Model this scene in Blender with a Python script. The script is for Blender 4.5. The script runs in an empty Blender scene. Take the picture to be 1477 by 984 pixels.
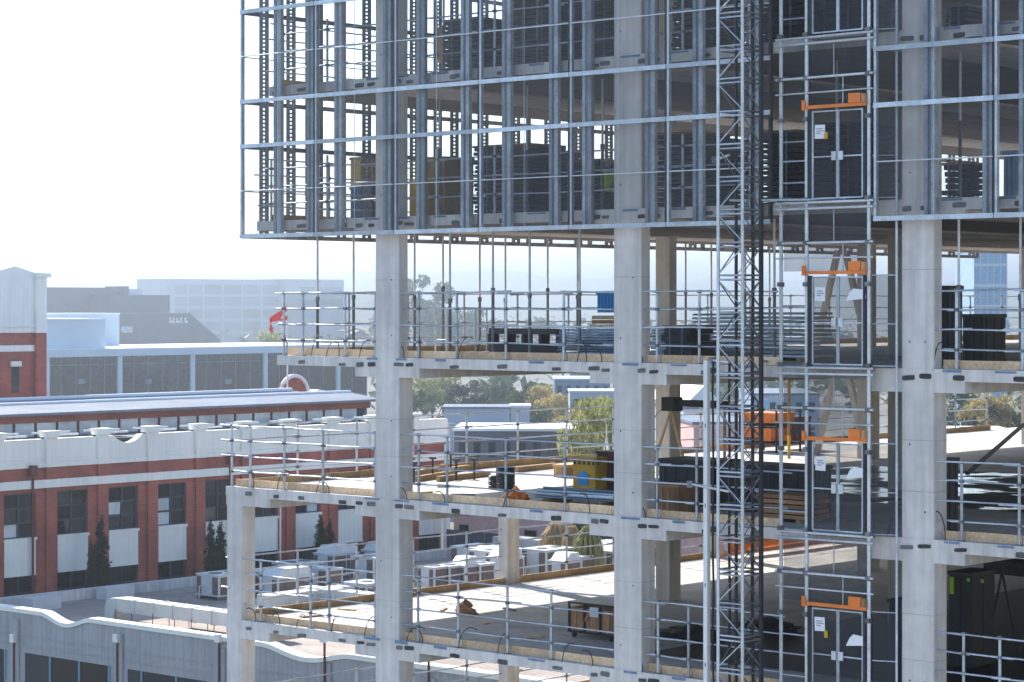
import bpy, math, random
from mathutils import Vector, Matrix
R = math.radians
rnd = random.Random(7)
S = bpy.context.scene
COL = S.collection

# ------------------------------------------------------------------ camera, sky, sun, exposure
TH = 0.7303277                      # yaw of the camera against the building grid (world x runs along the front, y into the depth)
CAM = (38.0683, -46.2861, 24.2473)
FPX, CX, HY = 3479.667, 738.5, 438.64   # focal length, centre and horizon in pixels of the survey
cd = bpy.data.cameras.new('camera'); cam = bpy.data.objects.new('camera', cd); COL.objects.link(cam)
cam.location = CAM; cam.rotation_euler = (R(90), 0, TH)
cd.sensor_width = 36; cd.lens = 36 * FPX / 1477; cd.shift_y = -(492 - HY) / 1477
cd.clip_start = 0.5; cd.clip_end = 24000
S.camera = cam

SUN = Vector((-1.44, 0.50, 1.0)).normalized()          # direction towards the sun
W = bpy.data.worlds.new('World'); S.world = W; W.use_nodes = True
nt = W.node_tree; nt.nodes.clear()
sky = nt.nodes.new('ShaderNodeTexSky'); sky.sky_type = 'NISHITA'; sky.sun_disc = False
sky.sun_elevation = math.asin(SUN.z); sky.sun_rotation = math.atan2(SUN.x, SUN.y) % (2 * math.pi)
sky.air_density = 1.0; sky.dust_density = 0.5; sky.ozone_density = 2.5; sky.altitude = 60
bg = nt.nodes.new('ShaderNodeBackground'); bg.inputs[1].default_value = 0.13
wo = nt.nodes.new('ShaderNodeOutputWorld')
nt.links.new(sky.outputs[0], bg.inputs[0]); nt.links.new(bg.outputs[0], wo.inputs[0])
sl = bpy.data.lights.new('sun', 'SUN'); sl.energy = 4.2; sl.angle = R(0.5); sl.color = (1.0, 0.94, 0.84)
so = bpy.data.objects.new('sun', sl); COL.objects.link(so); so.location = (-60, 20, 90)
so.rotation_euler = SUN.to_track_quat('Z', 'Y').to_euler()
S.view_settings.view_transform = 'Standard'; S.view_settings.look = 'None'
S.view_settings.exposure = 1.4; S.view_settings.gamma = 1.0; S.view_settings.use_curve_mapping = False
S.render.engine = 'CYCLES'
cy = S.cycles
cy.max_bounces = 6; cy.diffuse_bounces = 4; cy.glossy_bounces = 3; cy.transmission_bounces = 4
cy.transparent_max_bounces = 24; cy.volume_bounces = 0
cy.caustics_reflective = False; cy.caustics_refractive = False
cy.use_denoising = True; cy.sample_clamp_indirect = 6.0

# ------------------------------------------------------------------ survey helpers: a pixel and one known plane give a point of the place
CT, ST = math.cos(TH), math.sin(TH)
def ray(x):
    X = (x - CX) / FPX
    return X * CT - ST, X * ST + CT
def UV(x, v):
    du, dv = ray(x); return CAM[0] + (v - CAM[1]) / dv * du
def VU(x, u):
    du, dv = ray(x); return CAM[1] + (u - CAM[0]) / du * dv
def KV(x, v): return (v - CAM[1]) / ray(x)[1]
def KU(x, u): return (u - CAM[0]) / ray(x)[0]
def ZV(x, y, v): return CAM[2] - (y - HY) * KV(x, v) / FPX
def ZU(x, y, u): return CAM[2] - (y - HY) * KU(x, u) / FPX
def PZ(x, y, z):
    k = FPX * (z - CAM[2]) / (HY - y); du, dv = ray(x)
    return CAM[0] + k * du, CAM[1] + k * dv
def C2W(x, y, k):
    du, dv = ray(x)
    return Vector((CAM[0] + k * du, CAM[1] + k * dv, CAM[2] - (y - HY) * k / FPX))

# ------------------------------------------------------------------ materials
MATS = {}
def mat(name, col, rough=0.8, metal=0.0, var=0.18, scale=1.5, bump=0.0, streak=0.0, fine=0.0, rand=0.0, spec=0.4):
    m = bpy.data.materials.new(name); m.use_nodes = True; MATS[name] = m
    n = m.node_tree.nodes; L = m.node_tree.links; b = n['Principled BSDF']
    b.inputs['Roughness'].default_value = rough; b.inputs['Metallic'].default_value = metal
    b.inputs['Specular IOR Level'].default_value = spec
    g = n.new('ShaderNodeNewGeometry')
    def noise(sc, stretch=None, det=5):
        t = n.new('ShaderNodeTexNoise'); t.inputs['Scale'].default_value = sc; t.inputs['Detail'].default_value = det
        src = g.outputs['Position']
        if stretch:
            mp = n.new('ShaderNodeMapping'); mp.inputs['Scale'].default_value = stretch
            L.new(src, mp.inputs[0]); src = mp.outputs[0]
        L.new(src, t.inputs['Vector']); return t.outputs['Fac']
    def mul(col_out, fac, lo, hi):
        mr = n.new('ShaderNodeMapRange'); mr.inputs[1].default_value = 0.28; mr.inputs[2].default_value = 0.72
        mr.inputs[3].default_value = lo; mr.inputs[4].default_value = hi
        L.new(fac, mr.inputs[0])
        mx = n.new('ShaderNodeVectorMath'); mx.operation = 'SCALE'
        L.new(col_out, mx.inputs[0]); L.new(mr.outputs[0], mx.inputs['Scale']); return mx.outputs[0]
    rgb = n.new('ShaderNodeRGB'); rgb.outputs[0].default_value = (*col, 1)
    c = rgb.outputs[0]
    f0 = noise(scale)
    if var: c = mul(c, f0, 1 - var, 1 + var)
    if streak: c = mul(c, noise(1.0, (5.0, 5.0, 0.25)), 1 - streak, 1 + streak * 0.5)
    if fine: c = mul(c, noise(scale * 9, None, 3), 1 - fine, 1 + fine)
    if rand:
        oi = n.new('ShaderNodeObjectInfo'); c = mul(c, oi.outputs['Random'], 1 - rand, 1 + rand)
    L.new(c, b.inputs['Base Color'])
    if bump:
        bp = n.new('ShaderNodeBump'); bp.inputs['Strength'].default_value = bump; bp.inputs['Distance'].default_value = 0.02
        L.new(noise(scale * 6), bp.inputs['Height']); L.new(bp.outputs[0], b.inputs['Normal'])
    return m
mat('concrete', (0.65, 0.61, 0.575), 0.85, var=0.15, scale=0.32, bump=0.25, streak=0.2, fine=0.08)
mat('joint', (0.40, 0.385, 0.375), 0.9, var=0.2, scale=3)
mat('deck', (0.52, 0.50, 0.475), 0.8, var=0.24, scale=0.4, bump=0.2, fine=0.16)
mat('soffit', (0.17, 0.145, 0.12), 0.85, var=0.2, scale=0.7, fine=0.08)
mat('pocket', (0.10, 0.098, 0.10), 0.9, var=0.35, scale=9, rand=0.5)
mat('scuff', (0.16, 0.22, 0.33), 0.8, var=0.3, scale=5)
mat('galv', (0.44, 0.48, 0.54), 0.42, metal=0.55, var=0.2, scale=2.5, fine=0.15, rand=0.18)
mat('galv_post', (0.33, 0.365, 0.42), 0.45, metal=0.5, var=0.25, scale=2.5, fine=0.2, rand=0.2)
mat('galv_dark', (0.17, 0.175, 0.19), 0.5, metal=0.4, var=0.25, scale=2.0, fine=0.2, rand=0.2)
mat('galv_light', (0.60, 0.62, 0.64), 0.45, metal=0.35, var=0.15, scale=3, fine=0.15, rand=0.1)
mat('black_steel', (0.025, 0.027, 0.032), 0.55, var=0.3, scale=3)
mat('rubber', (0.015, 0.015, 0.017), 0.6, var=0.2, scale=4)
mat('timber', (0.44, 0.29, 0.14), 0.75, var=0.22, scale=1.2, streak=0.1, fine=0.18, rand=0.2)
mat('timber_pale', (0.80, 0.53, 0.32), 0.8, var=0.2, scale=1.5, fine=0.2, rand=0.18)
mat('ply', (0.40, 0.20, 0.10), 0.75, var=0.25, scale=1.4, fine=0.15, rand=0.25)
mat('orange', (0.80, 0.22, 0.04), 0.5, var=0.12, scale=3, fine=0.1)
mat('red', (0.60, 0.06, 0.03), 0.5, var=0.15, scale=2)
mat('yellow', (0.55, 0.33, 0.025), 0.55, var=0.15, scale=2.5, fine=0.1)
mat('mustard', (0.30, 0.20, 0.05), 0.6, var=0.2, scale=2.5, fine=0.1)
mat('blue', (0.03, 0.30, 0.72), 0.5, var=0.15, scale=3)
mat('navy', (0.02, 0.06, 0.16), 0.5, var=0.2, scale=3)
mat('black_panel', (0.022, 0.027, 0.036), 0.5, var=0.35, scale=2, rand=0.4)
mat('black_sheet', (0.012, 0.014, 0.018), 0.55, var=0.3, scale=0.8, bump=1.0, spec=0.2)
mat('steel_blue', (0.20, 0.30, 0.42), 0.45, metal=0.35, var=0.25, scale=3, rand=0.3)
mat('sheet_pale', (0.42, 0.50, 0.58), 0.5, metal=0.2, var=0.2, scale=3, rand=0.3)
mat('paper', (0.82, 0.82, 0.84), 0.7, var=0.04, scale=8)
mat('ink', (0.08, 0.08, 0.1), 0.7, var=0)
mat('white_paint', (0.80, 0.80, 0.79), 0.5, var=0.06, scale=2)
mat('hivis', (0.45, 0.75, 0.05), 0.7, var=0.1, scale=6)
mat('skin', (0.45, 0.28, 0.2), 0.6, var=0.05)
mat('trousers', (0.03, 0.04, 0.07), 0.8, var=0.2, scale=6)
mat('maroon', (0.12, 0.03, 0.03), 0.6, var=0.2, scale=3)
# town
mat('cream', (0.84, 0.83, 0.76), 0.7, var=0.07, scale=0.5, streak=0.08)
mat('grey_paint', (0.385, 0.385, 0.395), 0.75, var=0.1, scale=0.5, streak=0.22, fine=0.05)
mat('frame_dark', (0.03, 0.045, 0.06), 0.5, var=0.2)
mat('frame_blue', (0.13, 0.27, 0.38), 0.5, var=0.1)
mat('pane', (0.018, 0.022, 0.03), 0.1, var=0.3, scale=0.6, spec=0.35, rand=0.5)
mat('pane_pale', (0.50, 0.55, 0.58), 0.15, var=0.3, scale=0.8, spec=0.6)
mat('roof_metal', (0.17, 0.20, 0.25), 0.7, spec=0.15, var=0.2, scale=0.35, fine=0.1)
mat('roof_white', (0.75, 0.76, 0.77), 0.6, var=0.08, scale=0.2)
mat('dark_clad', (0.10, 0.105, 0.13), 0.6, var=0.12, scale=0.3)
mat('pale_clad', (0.55, 0.62, 0.68), 0.6, var=0.06, scale=0.2)
mat('office_wall', (0.34, 0.40, 0.48), 0.7, var=0.06, scale=0.05)
mat('office_glass', (0.13, 0.17, 0.22), 0.4, var=0.2, scale=0.05, rand=0.3)
mat('pink_wall', (0.62, 0.41, 0.37), 0.85, var=0.12, scale=0.6, fine=0.12)
mat('unit_white', (0.62, 0.635, 0.63), 0.5, var=0.07, scale=1.5, fine=0.05)
mat('unit_grille', (0.17, 0.12, 0.105), 0.7, var=0.3, scale=5)
mat('duct', (0.66, 0.66, 0.63), 0.4, metal=0.3, var=0.12, scale=1.2)
mat('asphalt', (0.055, 0.055, 0.058), 0.9, var=0.2, scale=0.3)
mat('yard', (0.42, 0.39, 0.35), 0.9, var=0.15, scale=0.2, fine=0.15)
mat('ground', (0.16, 0.155, 0.13), 0.95, var=0.35, scale=0.02, fine=0.3)
mat('hill', (0.07, 0.09, 0.05), 0.95, var=0.4, scale=0.012, fine=0.4)
mat('bark', (0.10, 0.08, 0.06), 0.9, var=0.3, scale=4)
mat('leaf_green', (0.055, 0.085, 0.03), 0.7, var=0.4, scale=0.6, rand=0.1)
mat('leaf_dark', (0.022, 0.042, 0.022), 0.7, var=0.4, scale=0.8)
mat('leaf_autumn', (0.42, 0.32, 0.11), 0.7, var=0.35, scale=0.6)
mat('leaf_lime', (0.28, 0.28, 0.09), 0.7, var=0.35, scale=0.6)
mat('leaf_dry', (0.42, 0.30, 0.14), 0.8, var=0.35, scale=2)
for k in ('leaf_green', 'leaf_dark', 'leaf_autumn', 'leaf_lime', 'leaf_dry'):
    nn = MATS[k].node_tree; bb = nn.nodes['Principled BSDF']; out = nn.nodes['Material Output']
    tr = nn.nodes.new('ShaderNodeBsdfTranslucent'); ad = nn.nodes.new('ShaderNodeMixShader'); ad.inputs[0].default_value = 0.35
    nn.links.new(bb.inputs['Base Color'].links[0].from_socket, tr.inputs[0])
    nn.links.new(bb.outputs[0], ad.inputs[1]); nn.links.new(tr.outputs[0], ad.inputs[2]); nn.links.new(ad.outputs[0], out.inputs[0])

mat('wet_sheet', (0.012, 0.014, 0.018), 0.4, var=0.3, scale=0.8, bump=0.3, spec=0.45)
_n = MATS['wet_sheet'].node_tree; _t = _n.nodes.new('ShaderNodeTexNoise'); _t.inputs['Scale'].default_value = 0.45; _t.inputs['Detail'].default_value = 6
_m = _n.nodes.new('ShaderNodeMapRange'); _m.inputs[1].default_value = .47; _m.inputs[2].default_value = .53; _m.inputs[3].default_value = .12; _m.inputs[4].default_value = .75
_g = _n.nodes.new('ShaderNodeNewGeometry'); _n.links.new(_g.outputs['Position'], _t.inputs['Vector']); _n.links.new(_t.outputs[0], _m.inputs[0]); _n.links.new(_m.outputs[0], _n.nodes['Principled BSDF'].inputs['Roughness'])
def brick_mat(name, a, b_, mortar):
    m = bpy.data.materials.new(name); m.use_nodes = True; MATS[name] = m
    n = m.node_tree.nodes; L = m.node_tree.links; p = n['Principled BSDF']; p.inputs['Roughness'].default_value = 0.85
    g = n.new('ShaderNodeNewGeometry'); sx = n.new('ShaderNodeSeparateXYZ'); L.new(g.outputs['Position'], sx.inputs[0])
    ad = n.new('ShaderNodeMath'); L.new(sx.outputs[0], ad.inputs[0]); L.new(sx.outputs[1], ad.inputs[1])
    cb = n.new('ShaderNodeCombineXYZ'); L.new(ad.outputs[0], cb.inputs[0]); L.new(sx.outputs[2], cb.inputs[1])
    br = n.new('ShaderNodeTexBrick'); L.new(cb.outputs[0], br.inputs['Vector'])
    br.inputs['Scale'].default_value = 1.0; br.inputs['Brick Width'].default_value = 0.24; br.inputs['Row Height'].default_value = 0.086
    br.inputs['Mortar Size'].default_value = 0.006
    br.inputs['Color1'].default_value = (*a, 1); br.inputs['Color2'].default_value = (*b_, 1); br.inputs['Mortar'].default_value = (*mortar, 1)
    no = n.new('ShaderNodeTexNoise'); no.inputs['Scale'].default_value = 0.5; L.new(g.outputs['Position'], no.inputs['Vector'])
    mr = n.new('ShaderNodeMapRange'); mr.inputs[1].default_value = .3; mr.inputs[2].default_value = .7; mr.inputs[3].default_value = .66; mr.inputs[4].default_value = 1.28; no.inputs['Detail'].default_value = 8
    L.new(no.outputs[0], mr.inputs[0]); sc = n.new('ShaderNodeVectorMath'); sc.operation = 'SCALE'
    L.new(br.outputs['Color'], sc.inputs[0]); L.new(mr.outputs[0], sc.inputs['Scale']); L.new(sc.outputs[0], p.inputs['Base Color'])
    return m
brick_mat('brick', (0.38, 0.09, 0.058), (0.30, 0.066, 0.046), (0.33, 0.18, 0.13))

def see_mat(name, col, fac, rough=0.7):
    m = bpy.data.materials.new(name); m.use_nodes = True; MATS[name] = m
    n = m.node_tree.nodes; L = m.node_tree.links; p = n['Principled BSDF']
    p.inputs['Base Color'].default_value = (*col, 1); p.inputs['Roughness'].default_value = rough
    t = n.new('ShaderNodeBsdfTransparent'); mx = n.new('ShaderNodeMixShader'); mx.inputs[0].default_value = fac
    g = n.new('ShaderNodeNewGeometry'); no = n.new('ShaderNodeTexNoise'); no.inputs['Scale'].default_value = 0.9
    L.new(g.outputs['Position'], no.inputs['Vector'])
    mr = n.new('ShaderNodeMapRange'); mr.inputs[3].default_value = fac * 0.6; mr.inputs[4].default_value = fac * 1.4
    L.new(no.outputs[0], mr.inputs[0]); L.new(mr.outputs[0], mx.inputs[0])
    L.new(t.outputs[0], mx.inputs[1]); L.new(p.outputs[0], mx.inputs[2]); L.new(mx.outputs[0], n['Material Output'].inputs[0])
    return m
see_mat('screen_mesh', (0.10, 0.105, 0.115), 0.26)
see_mat('side_screen_mesh', (0.09, 0.11, 0.15), 0.15)
see_mat('gate_mesh', (0.035, 0.04, 0.05), 0.52)
see_mat('edge_mesh', (0.45, 0.50, 0.56), 0.26)

# ------------------------------------------------------------------ mesh and object helpers
class MB:
    def __init__(s): s.v = []; s.f = []; s.sm = False
    def box(s, x0, x1, y0, y1, z0, z1, c=0.0):
        if x1 < x0: x0, x1 = x1, x0
        if y1 < y0: y0, y1 = y1, y0
        if z1 < z0: z0, z1 = z1, z0
        if c: return s.prism([(x0 + c, y0), (x1 - c, y0), (x1, y0 + c), (x1, y1 - c), (x1 - c, y1), (x0 + c, y1), (x0, y1 - c), (x0, y0 + c)], z0, z1)
        n = len(s.v)
        s.v += [(x0, y0, z0), (x1, y0, z0), (x1, y1, z0), (x0, y1, z0), (x0, y0, z1), (x1, y0, z1), (x1, y1, z1), (x0, y1, z1)]
        s.f += [tuple(n + i for i in q) for q in ((0, 3, 2, 1), (4, 5, 6, 7), (0, 1, 5, 4), (1, 2, 6, 5), (2, 3, 7, 6), (3, 0, 4, 7))]
        return s
    def prism(s, pts, z0, z1):
        n = len(s.v); k = len(pts)
        s.v += [(x, y, z0) for x, y in pts] + [(x, y, z1) for x, y in pts]
        s.f.append(tuple(n + i for i in reversed(range(k)))); s.f.append(tuple(n + k + i for i in range(k)))
        s.f += [(n + i, n + (i + 1) % k, n + k + (i + 1) % k, n + k + i) for i in range(k)]
        return s
    def wall(s, prof, y0, y1, ax='x'):            # profile in (along, z), extruded between y0 and y1 (across)
        n = len(s.v); k = len(prof)
        P = (lambda a, z, y: (a, y, z)) if ax == 'x' else (lambda a, z, y: (y, a, z))
        s.v += [P(a, z, y0) for a, z in prof] + [P(a, z, y1) for a, z in prof]
        s.f.append(tuple(n + i for i in range(k))); s.f.append(tuple(n + k + i for i in reversed(range(k))))
        s.f += [(n + (i + 1) % k, n + i, n + k + i, n + k + (i + 1) % k) for i in range(k)]
        return s
    def tube(s, pts, r, n=6, r1=None):
        pts = [Vector(p) for p in pts]; rings = []; r1 = r if r1 is None else r1
        for i, p in enumerate(pts):
            d = (pts[min(i + 1, len(pts) - 1)] - pts[max(i - 1, 0)]).normalized()
            a = d.cross(Vector((0, 0, 1)) if abs(d.z) < .9 else Vector((1, 0, 0))).normalized(); b = d.cross(a)
            rr = r + (r1 - r) * i / max(1, len(pts) - 1)
            base = len(s.v); rings.append(base)
            s.v += [tuple(p + (a * math.cos(t) + b * math.sin(t)) * rr) for t in (2 * math.pi * j / n for j in range(n))]
        for q0, q1 in zip(rings, rings[1:]):
            s.f += [(q0 + j, q0 + (j + 1) % n, q1 + (j + 1) % n, q1 + j) for j in range(n)]
        s.f.append(tuple(rings[0] + j for j in reversed(range(n)))); s.f.append(tuple(rings[-1] + j for j in range(n)))
        s.sm = True
        return s
    def quad(s, a, b, c, d):
        n = len(s.v); s.v += [tuple(a), tuple(b), tuple(c), tuple(d)]; s.f.append((n, n + 1, n + 2, n + 3)); return s
    def mesh(s, name, m):
        me = bpy.data.meshes.new(name); me.from_pydata(s.v, [], s.f)
        me.materials.append(MATS[m])
        if s.sm: me.polygons.foreach_set('use_smooth', [True] * len(s.f))
        me.update(); return me
    def obj(s, name, m, parent=None):
        off = wloc(parent)
        if off.length: s.v = [(x - off.x, y - off.y, z - off.z) for x, y, z in s.v]
        return link(name, s.mesh(name, m), parent)
WL = {}
def wloc(o): return Vector((0, 0, 0)) if o is None else WL.get(o.name, Vector((0, 0, 0)))
def link(name, data, parent=None, loc=None):
    o = bpy.data.objects.new(name, data); COL.objects.link(o)
    if parent is not None: o.parent = parent
    if loc is not None: o.location = Vector(loc) - wloc(parent)
    WL[o.name] = Vector(loc) if loc is not None else wloc(parent)
    return o
def tag(o, label, cat, group=None, kind=None):
    if label: o['label'] = label
    if cat: o['category'] = cat
    if group: o['group'] = group
    if kind: o['kind'] = kind
    return o
def thing(name, label, cat, loc, group=None):
    o = link(name, None, None, loc); o.empty_display_size = 0.2
    return tag(o, label, cat, group)
def struct(o): o['kind'] = 'structure'; return o
UNIT = {}
def unit(kind, m):
    k = (kind, m)
    if k not in UNIT:
        b = MB()
        if kind == 'box': b.box(-.5, .5, -.5, .5, -.5, .5)
        else: b.tube([(0, 0, 0), (0, 0, 1)], 1, 8)
        UNIT[k] = b.mesh(kind + '_' + m, m)
    return UNIT[k]
def bx(name, x0, x1, y0, y1, z0, z1, m, parent=None):
    o = link(name, unit('box', m), parent, ((x0 + x1) / 2, (y0 + y1) / 2, (z0 + z1) / 2))
    o.scale = (abs(x1 - x0), abs(y1 - y0), abs(z1 - z0)); return o
def tb(name, p, q, r, m, parent=None):
    p, q = Vector(p), Vector(q); d = q - p
    o = link(name, unit('tube', m), parent, p)
    o.rotation_euler = d.to_track_quat('Z', 'Y').to_euler(); o.scale = (r, r, d.length); return o
def copy_tree(o, loc, **props):
    c = o.copy(); COL.objects.link(c); c.location = loc; WL[c.name] = Vector(loc)
    for k, v in props.items(): c[k] = v
    def rec(src, dst):
        for ch in list(src.children):
            if ch.name in DONE: continue
            d = ch.copy(); COL.objects.link(d); d.parent = dst; rec(ch, d)
    DONE = set()
    rec(o, c); return c

# ------------------------------------------------------------------ the levels of the concrete frame
L4, L3, L2, L1, U0, U1, U2 = 11.4, 15.2, 19.0, 22.8, 26.6, 30.4, 34.2
STOREY = {L1: 'storey right under the screens', L2: 'second deck below the screens', L3: 'third deck below the screens', L4: 'lowest deck in view', U0: 'lower screened storey', U1: 'upper screened storey'}
EDGE = {L4: -14.44, L3: -14.44, L2: -14.44, L1: -12.27, U0: -13.1, U1: -12.6, U2: -12.6}
UR, VB = 26.0, 47.0                       # far ends of the slabs
COLS_U = [(-8.37, -7.47), (0.0, 0.88), (8.38, 9.22), (16.75, 17.6), (24.6, 25.4)]
ROWS_V = [0.0, 11.65, 22.65, 33.6, 44.6]

# ------------------------------------------------------------------ ground
bg_ = MB().box(-9000, 2500, -1000, 9500, -1.0, 0.0).obj('ground', 'ground'); struct(bg_)
rd = MB().box(-30, -17.5, -200, 400, 0.004, 0.02).obj('road', 'asphalt'); struct(rd)
rd2 = MB().box(-30, 60, -14, -6, 0.024, 0.03).obj('road', 'asphalt'); struct(rd2)
yd = MB().box(-16, 70, -60, 60, .032, .06).obj('bounce_yard', 'yard'); struct(yd)  # unseen pale yard, added to throw warm light up at the frame

# ------------------------------------------------------------------ concrete frame building
frame = thing('concrete_building', 'unfinished grey concrete frame building with open decks and mesh screens above', 'building', (0, 0, 0))
POCK = [-13.46, -12.3, -11.24, -9.62, -8.94, -8.5, -7.45, -7.06, -5.38, -3.68, -1.84, -0.6, -0.27, 0.91, 1.3, 2.9, 4.4, 8.55, 9.0, 9.9, 11.4]
pk_me = MB().wall([(-.15, -.045), (-.09, -.058), (.12, -.052), (.15, -.03), (.148, .05), (.05, .058), (-.13, .05), (-.155, .02)], -.02, .02).mesh('pocket', 'pocket')
sc_me = MB().box(-.28, .28, -.02, .02, -.03, .03).mesh('scuff', 'scuff')
for z in (3.8, 7.6, L4, L3, L2, L1, U0, U1, U2):
    e = EDGE.get(z, -14.44)
    th = 0.27
    s = MB().box(e, UR, 0, VB, z - th, z, 0.0).obj('floor_slab', 'deck', frame)
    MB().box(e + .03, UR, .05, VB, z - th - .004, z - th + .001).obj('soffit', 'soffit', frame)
    for (a, b) in COLS_U + [(-14.44, -13.85)]:
        if b < e: continue
        c = (a + b) / 2; a0, b0 = max(e + .002, c - 1.22), c + 1.22
        if a == -14.44: a0, b0 = -14.436, -12.59
        if z == L1 and a == -14.44: continue
        if z >= U0: d = .34
        else: d = .53
        MB().box(a0, b0, 0.003, VB - .01, z - d, z - th + .001).obj('band_beam', 'concrete', frame)
    if z >= L4 and z <= U1:
        MB().box(e + .001, UR, -.012, 0.0, z - th, z - .002).obj('slab_edge', 'concrete', frame)
        for u in POCK:
            if u < e + .2: continue
            o = link('anchor_pocket', pk_me, frame, (u + rnd.uniform(-.03, .03), -0.008, z - .19 + rnd.uniform(-.025, .03)))
            o.scale = (rnd.uniform(.7, 1.2), 1, rnd.uniform(.7, 1.15)); o.rotation_euler = (0, rnd.uniform(-.06, .06), 0)
        for u in [p + 1.15 for p in POCK[3::2]]:
            o = link('edge_scuff', sc_me, frame, (u, -0.006, z - .04)); o.scale = (rnd.uniform(.6, 1.1), 1, rnd.uniform(.7, 1.2))
# columns, storey by storey
lv = [0, 3.8, 7.6, L4, L3, L2, L1, U0, U1, U2]
for i in range(len(lv) - 1):
    z0, z1 = lv[i], lv[i + 1]
    dep = 0.36 if z0 >= L1 else 0.56
    for (a, b) in COLS_U:
        for j, v in enumerate(ROWS_V):
            if j == 0: u0, u1 = a, b
            else: c = a + .72; u0, u1 = c - .28, c + .28
            if v > 40 and a > 15: continue
            top = z1 - (.34 if z1 >= U0 else .53)
            MB().box(u0, u1, v + .004, v + .004 + dep, z0, top, 0.02).obj('column', 'concrete', frame)
            if j == 0 and z0 >= L4:
                for f in (.33, .66) if z0 < L1 else (.62,):
                    zj = z0 + (top - z0) * f + rnd.uniform(-.08, .08); bx('pour_joint', u0 - .003, u1 + .003, v + .0005, v + dep + .007, zj - .006, zj + .006, 'joint', frame)
                for q_ in rnd.sample(range(4), 2):
                    uh = u0 + (.22 if q_ % 2 else .62); zh = z0 + .6 + 1.5 * (q_ // 2); tb('tie_hole', (uh, v - .002, zh), (uh, v + .02, zh), .022, 'pocket', frame)
    if z1 <= L2:
        for v in ROWS_V:
            a, b = (-14.42, -13.8) if v == 0 else (-14.42, -13.98)
            MB().box(a, b, v + .004, v + .56, z0, z1 - .53, 0.02).obj('column', 'concrete', frame)
# diagonal braces behind the hoist
for z, zz in ((L1, U0), (L2, L1)):
    for (u0, u1) in ((-10.1, -9.2), (-8.0, -8.9), (-7.0, -6.3)):
        a = Vector((u0, 23.4, z)); b = Vector((u1, 23.4, zz - .5)); d = (b - a).normalized() * 0
        n = MB(); w = .09
        n.wall([(a.x - w, a.z), (a.x + w, a.z), (b.x + w, b.z), (b.x - w, b.z)], 23.3, 23.5); n.obj('diagonal_brace', 'concrete', frame)

ORD = 'first second third fourth fifth sixth seventh eighth ninth tenth eleventh twelfth thirteenth fourteenth fifteenth sixteenth seventeenth eighteenth'.split()
# ------------------------------------------------------------------ edge protection
def guard_bay(kind, p0, p1, z, label, group, posts=None, heights=(.43, .88, 1.32, 1.75), toe='timber_pale', inset=(0, 0), jut=.06, mesh=None, side=0):
    t = thing('guardrail', label, 'guardrail', ((p0[0] + p1[0]) / 2, (p0[1] + p1[1]) / 2, z), group)
    A, B = Vector((*p0, z)), Vector((*p1, z)); d = (B - A).normalized()
    n = Vector((d.y, -d.x, 0))
    for f in (posts if posts is not None else (0.0,)):
        q = A + (B - A) * f
        o = tb('post', q - Vector((0, 0, .02)), q + Vector((0, 0, 1.79)), .034, 'galv', t)
        bx('base_plate', q.x - .07, q.x + .07, q.y - .07, q.y + .07, z + .002, z + .014, 'galv_dark', t)
        for h in heights:
            bx('coupler', q.x - .045, q.x + .045, q.y - .045, q.y + .045, z + h - .035, z + h + .035, 'galv_dark', t)
    for i, h in enumerate(heights):
        j = rnd.uniform(-.02, .02); l0, l1 = rnd.uniform(.02, .5), rnd.uniform(.02, .45)
        off = n * (.04 if i % 2 else -.04) * 0.8
        tb('rail', A - d * l0 + off + Vector((0, 0, h + j)), B + d * l1 + off + Vector((0, 0, h - j + rnd.uniform(-.02, .02))), .021, 'galv', t)
    if toe:
        w = Vector((inset[0], inset[1], 0)); a, b = A + w + d * .01, B + w - d * .01
        m = MB(); nn = n * .022; tilt = rnd.uniform(-.01, .01)
        vs = [a - nn, a + nn, b + nn, b - nn]; k = len(m.v)
        m.v = [tuple(q + Vector((0, 0, .004))) for q in vs] + [tuple(q + Vector((0, 0, .2 + tilt))) for q in vs]
        m.f = [(0, 3, 2, 1), (4, 5, 6, 7), (0, 1, 5, 4), (1, 2, 6, 5), (2, 3, 7, 6), (3, 0, 4, 7)]
        m.obj('toe_board', toe, t)
    if mesh:
        m = MB(); up = Vector((0, 0, 1.72)); lo = Vector((0, 0, .2)); m.quad(A + lo, B + lo, B + up, A + up); m.obj('mesh_sheet', mesh, t)
    return t
FP = {L1: [-12.1, -11.32, -9.63, -8.5, -6.82, -5.42, -3.68, -1.71, -.12, 1.3, 2.6, 4.9],
      L2: [-14.3, -13.51, -12.09, -10.51, -8.5, -6.82, -5.77, -3.68, -1.67, -.12, 1.3, 2.52, 4.9],
      L3: [-14.3, -13.07, -11.01, -10.26, -8.5, -6.84, -5.37, -3.63, -2.13, -.12, 1.33, 2.27, 4.9],
      L4: [-14.3, -12.2, -10.2, -8.5, -6.6, -4.6, -2.4, -.12, 1.4, 3.2, 4.9]}
for z, ps in FP.items():
    nb_ = 0
    for a, b in zip(ps, ps[1:]):
        if a in (-8.5, -.12): a += .05 if a == -8.5 else .1
        if b - a < .5: continue
        nb_ += 1
        where = 'between the two columns' if a > -8.4 and b < 0 else ('beside the corner' if a < -8.5 else 'beside the hoist mast')
        guard_bay('f', (a, .10), (b, .10), z, f'{ORD[nb_ - 1]} guardrail bay from the outer corner, front edge, {STOREY[z]}', f'front guardrails {where}, {STOREY[z]}', (0.0,), inset=(0, .16))
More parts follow.
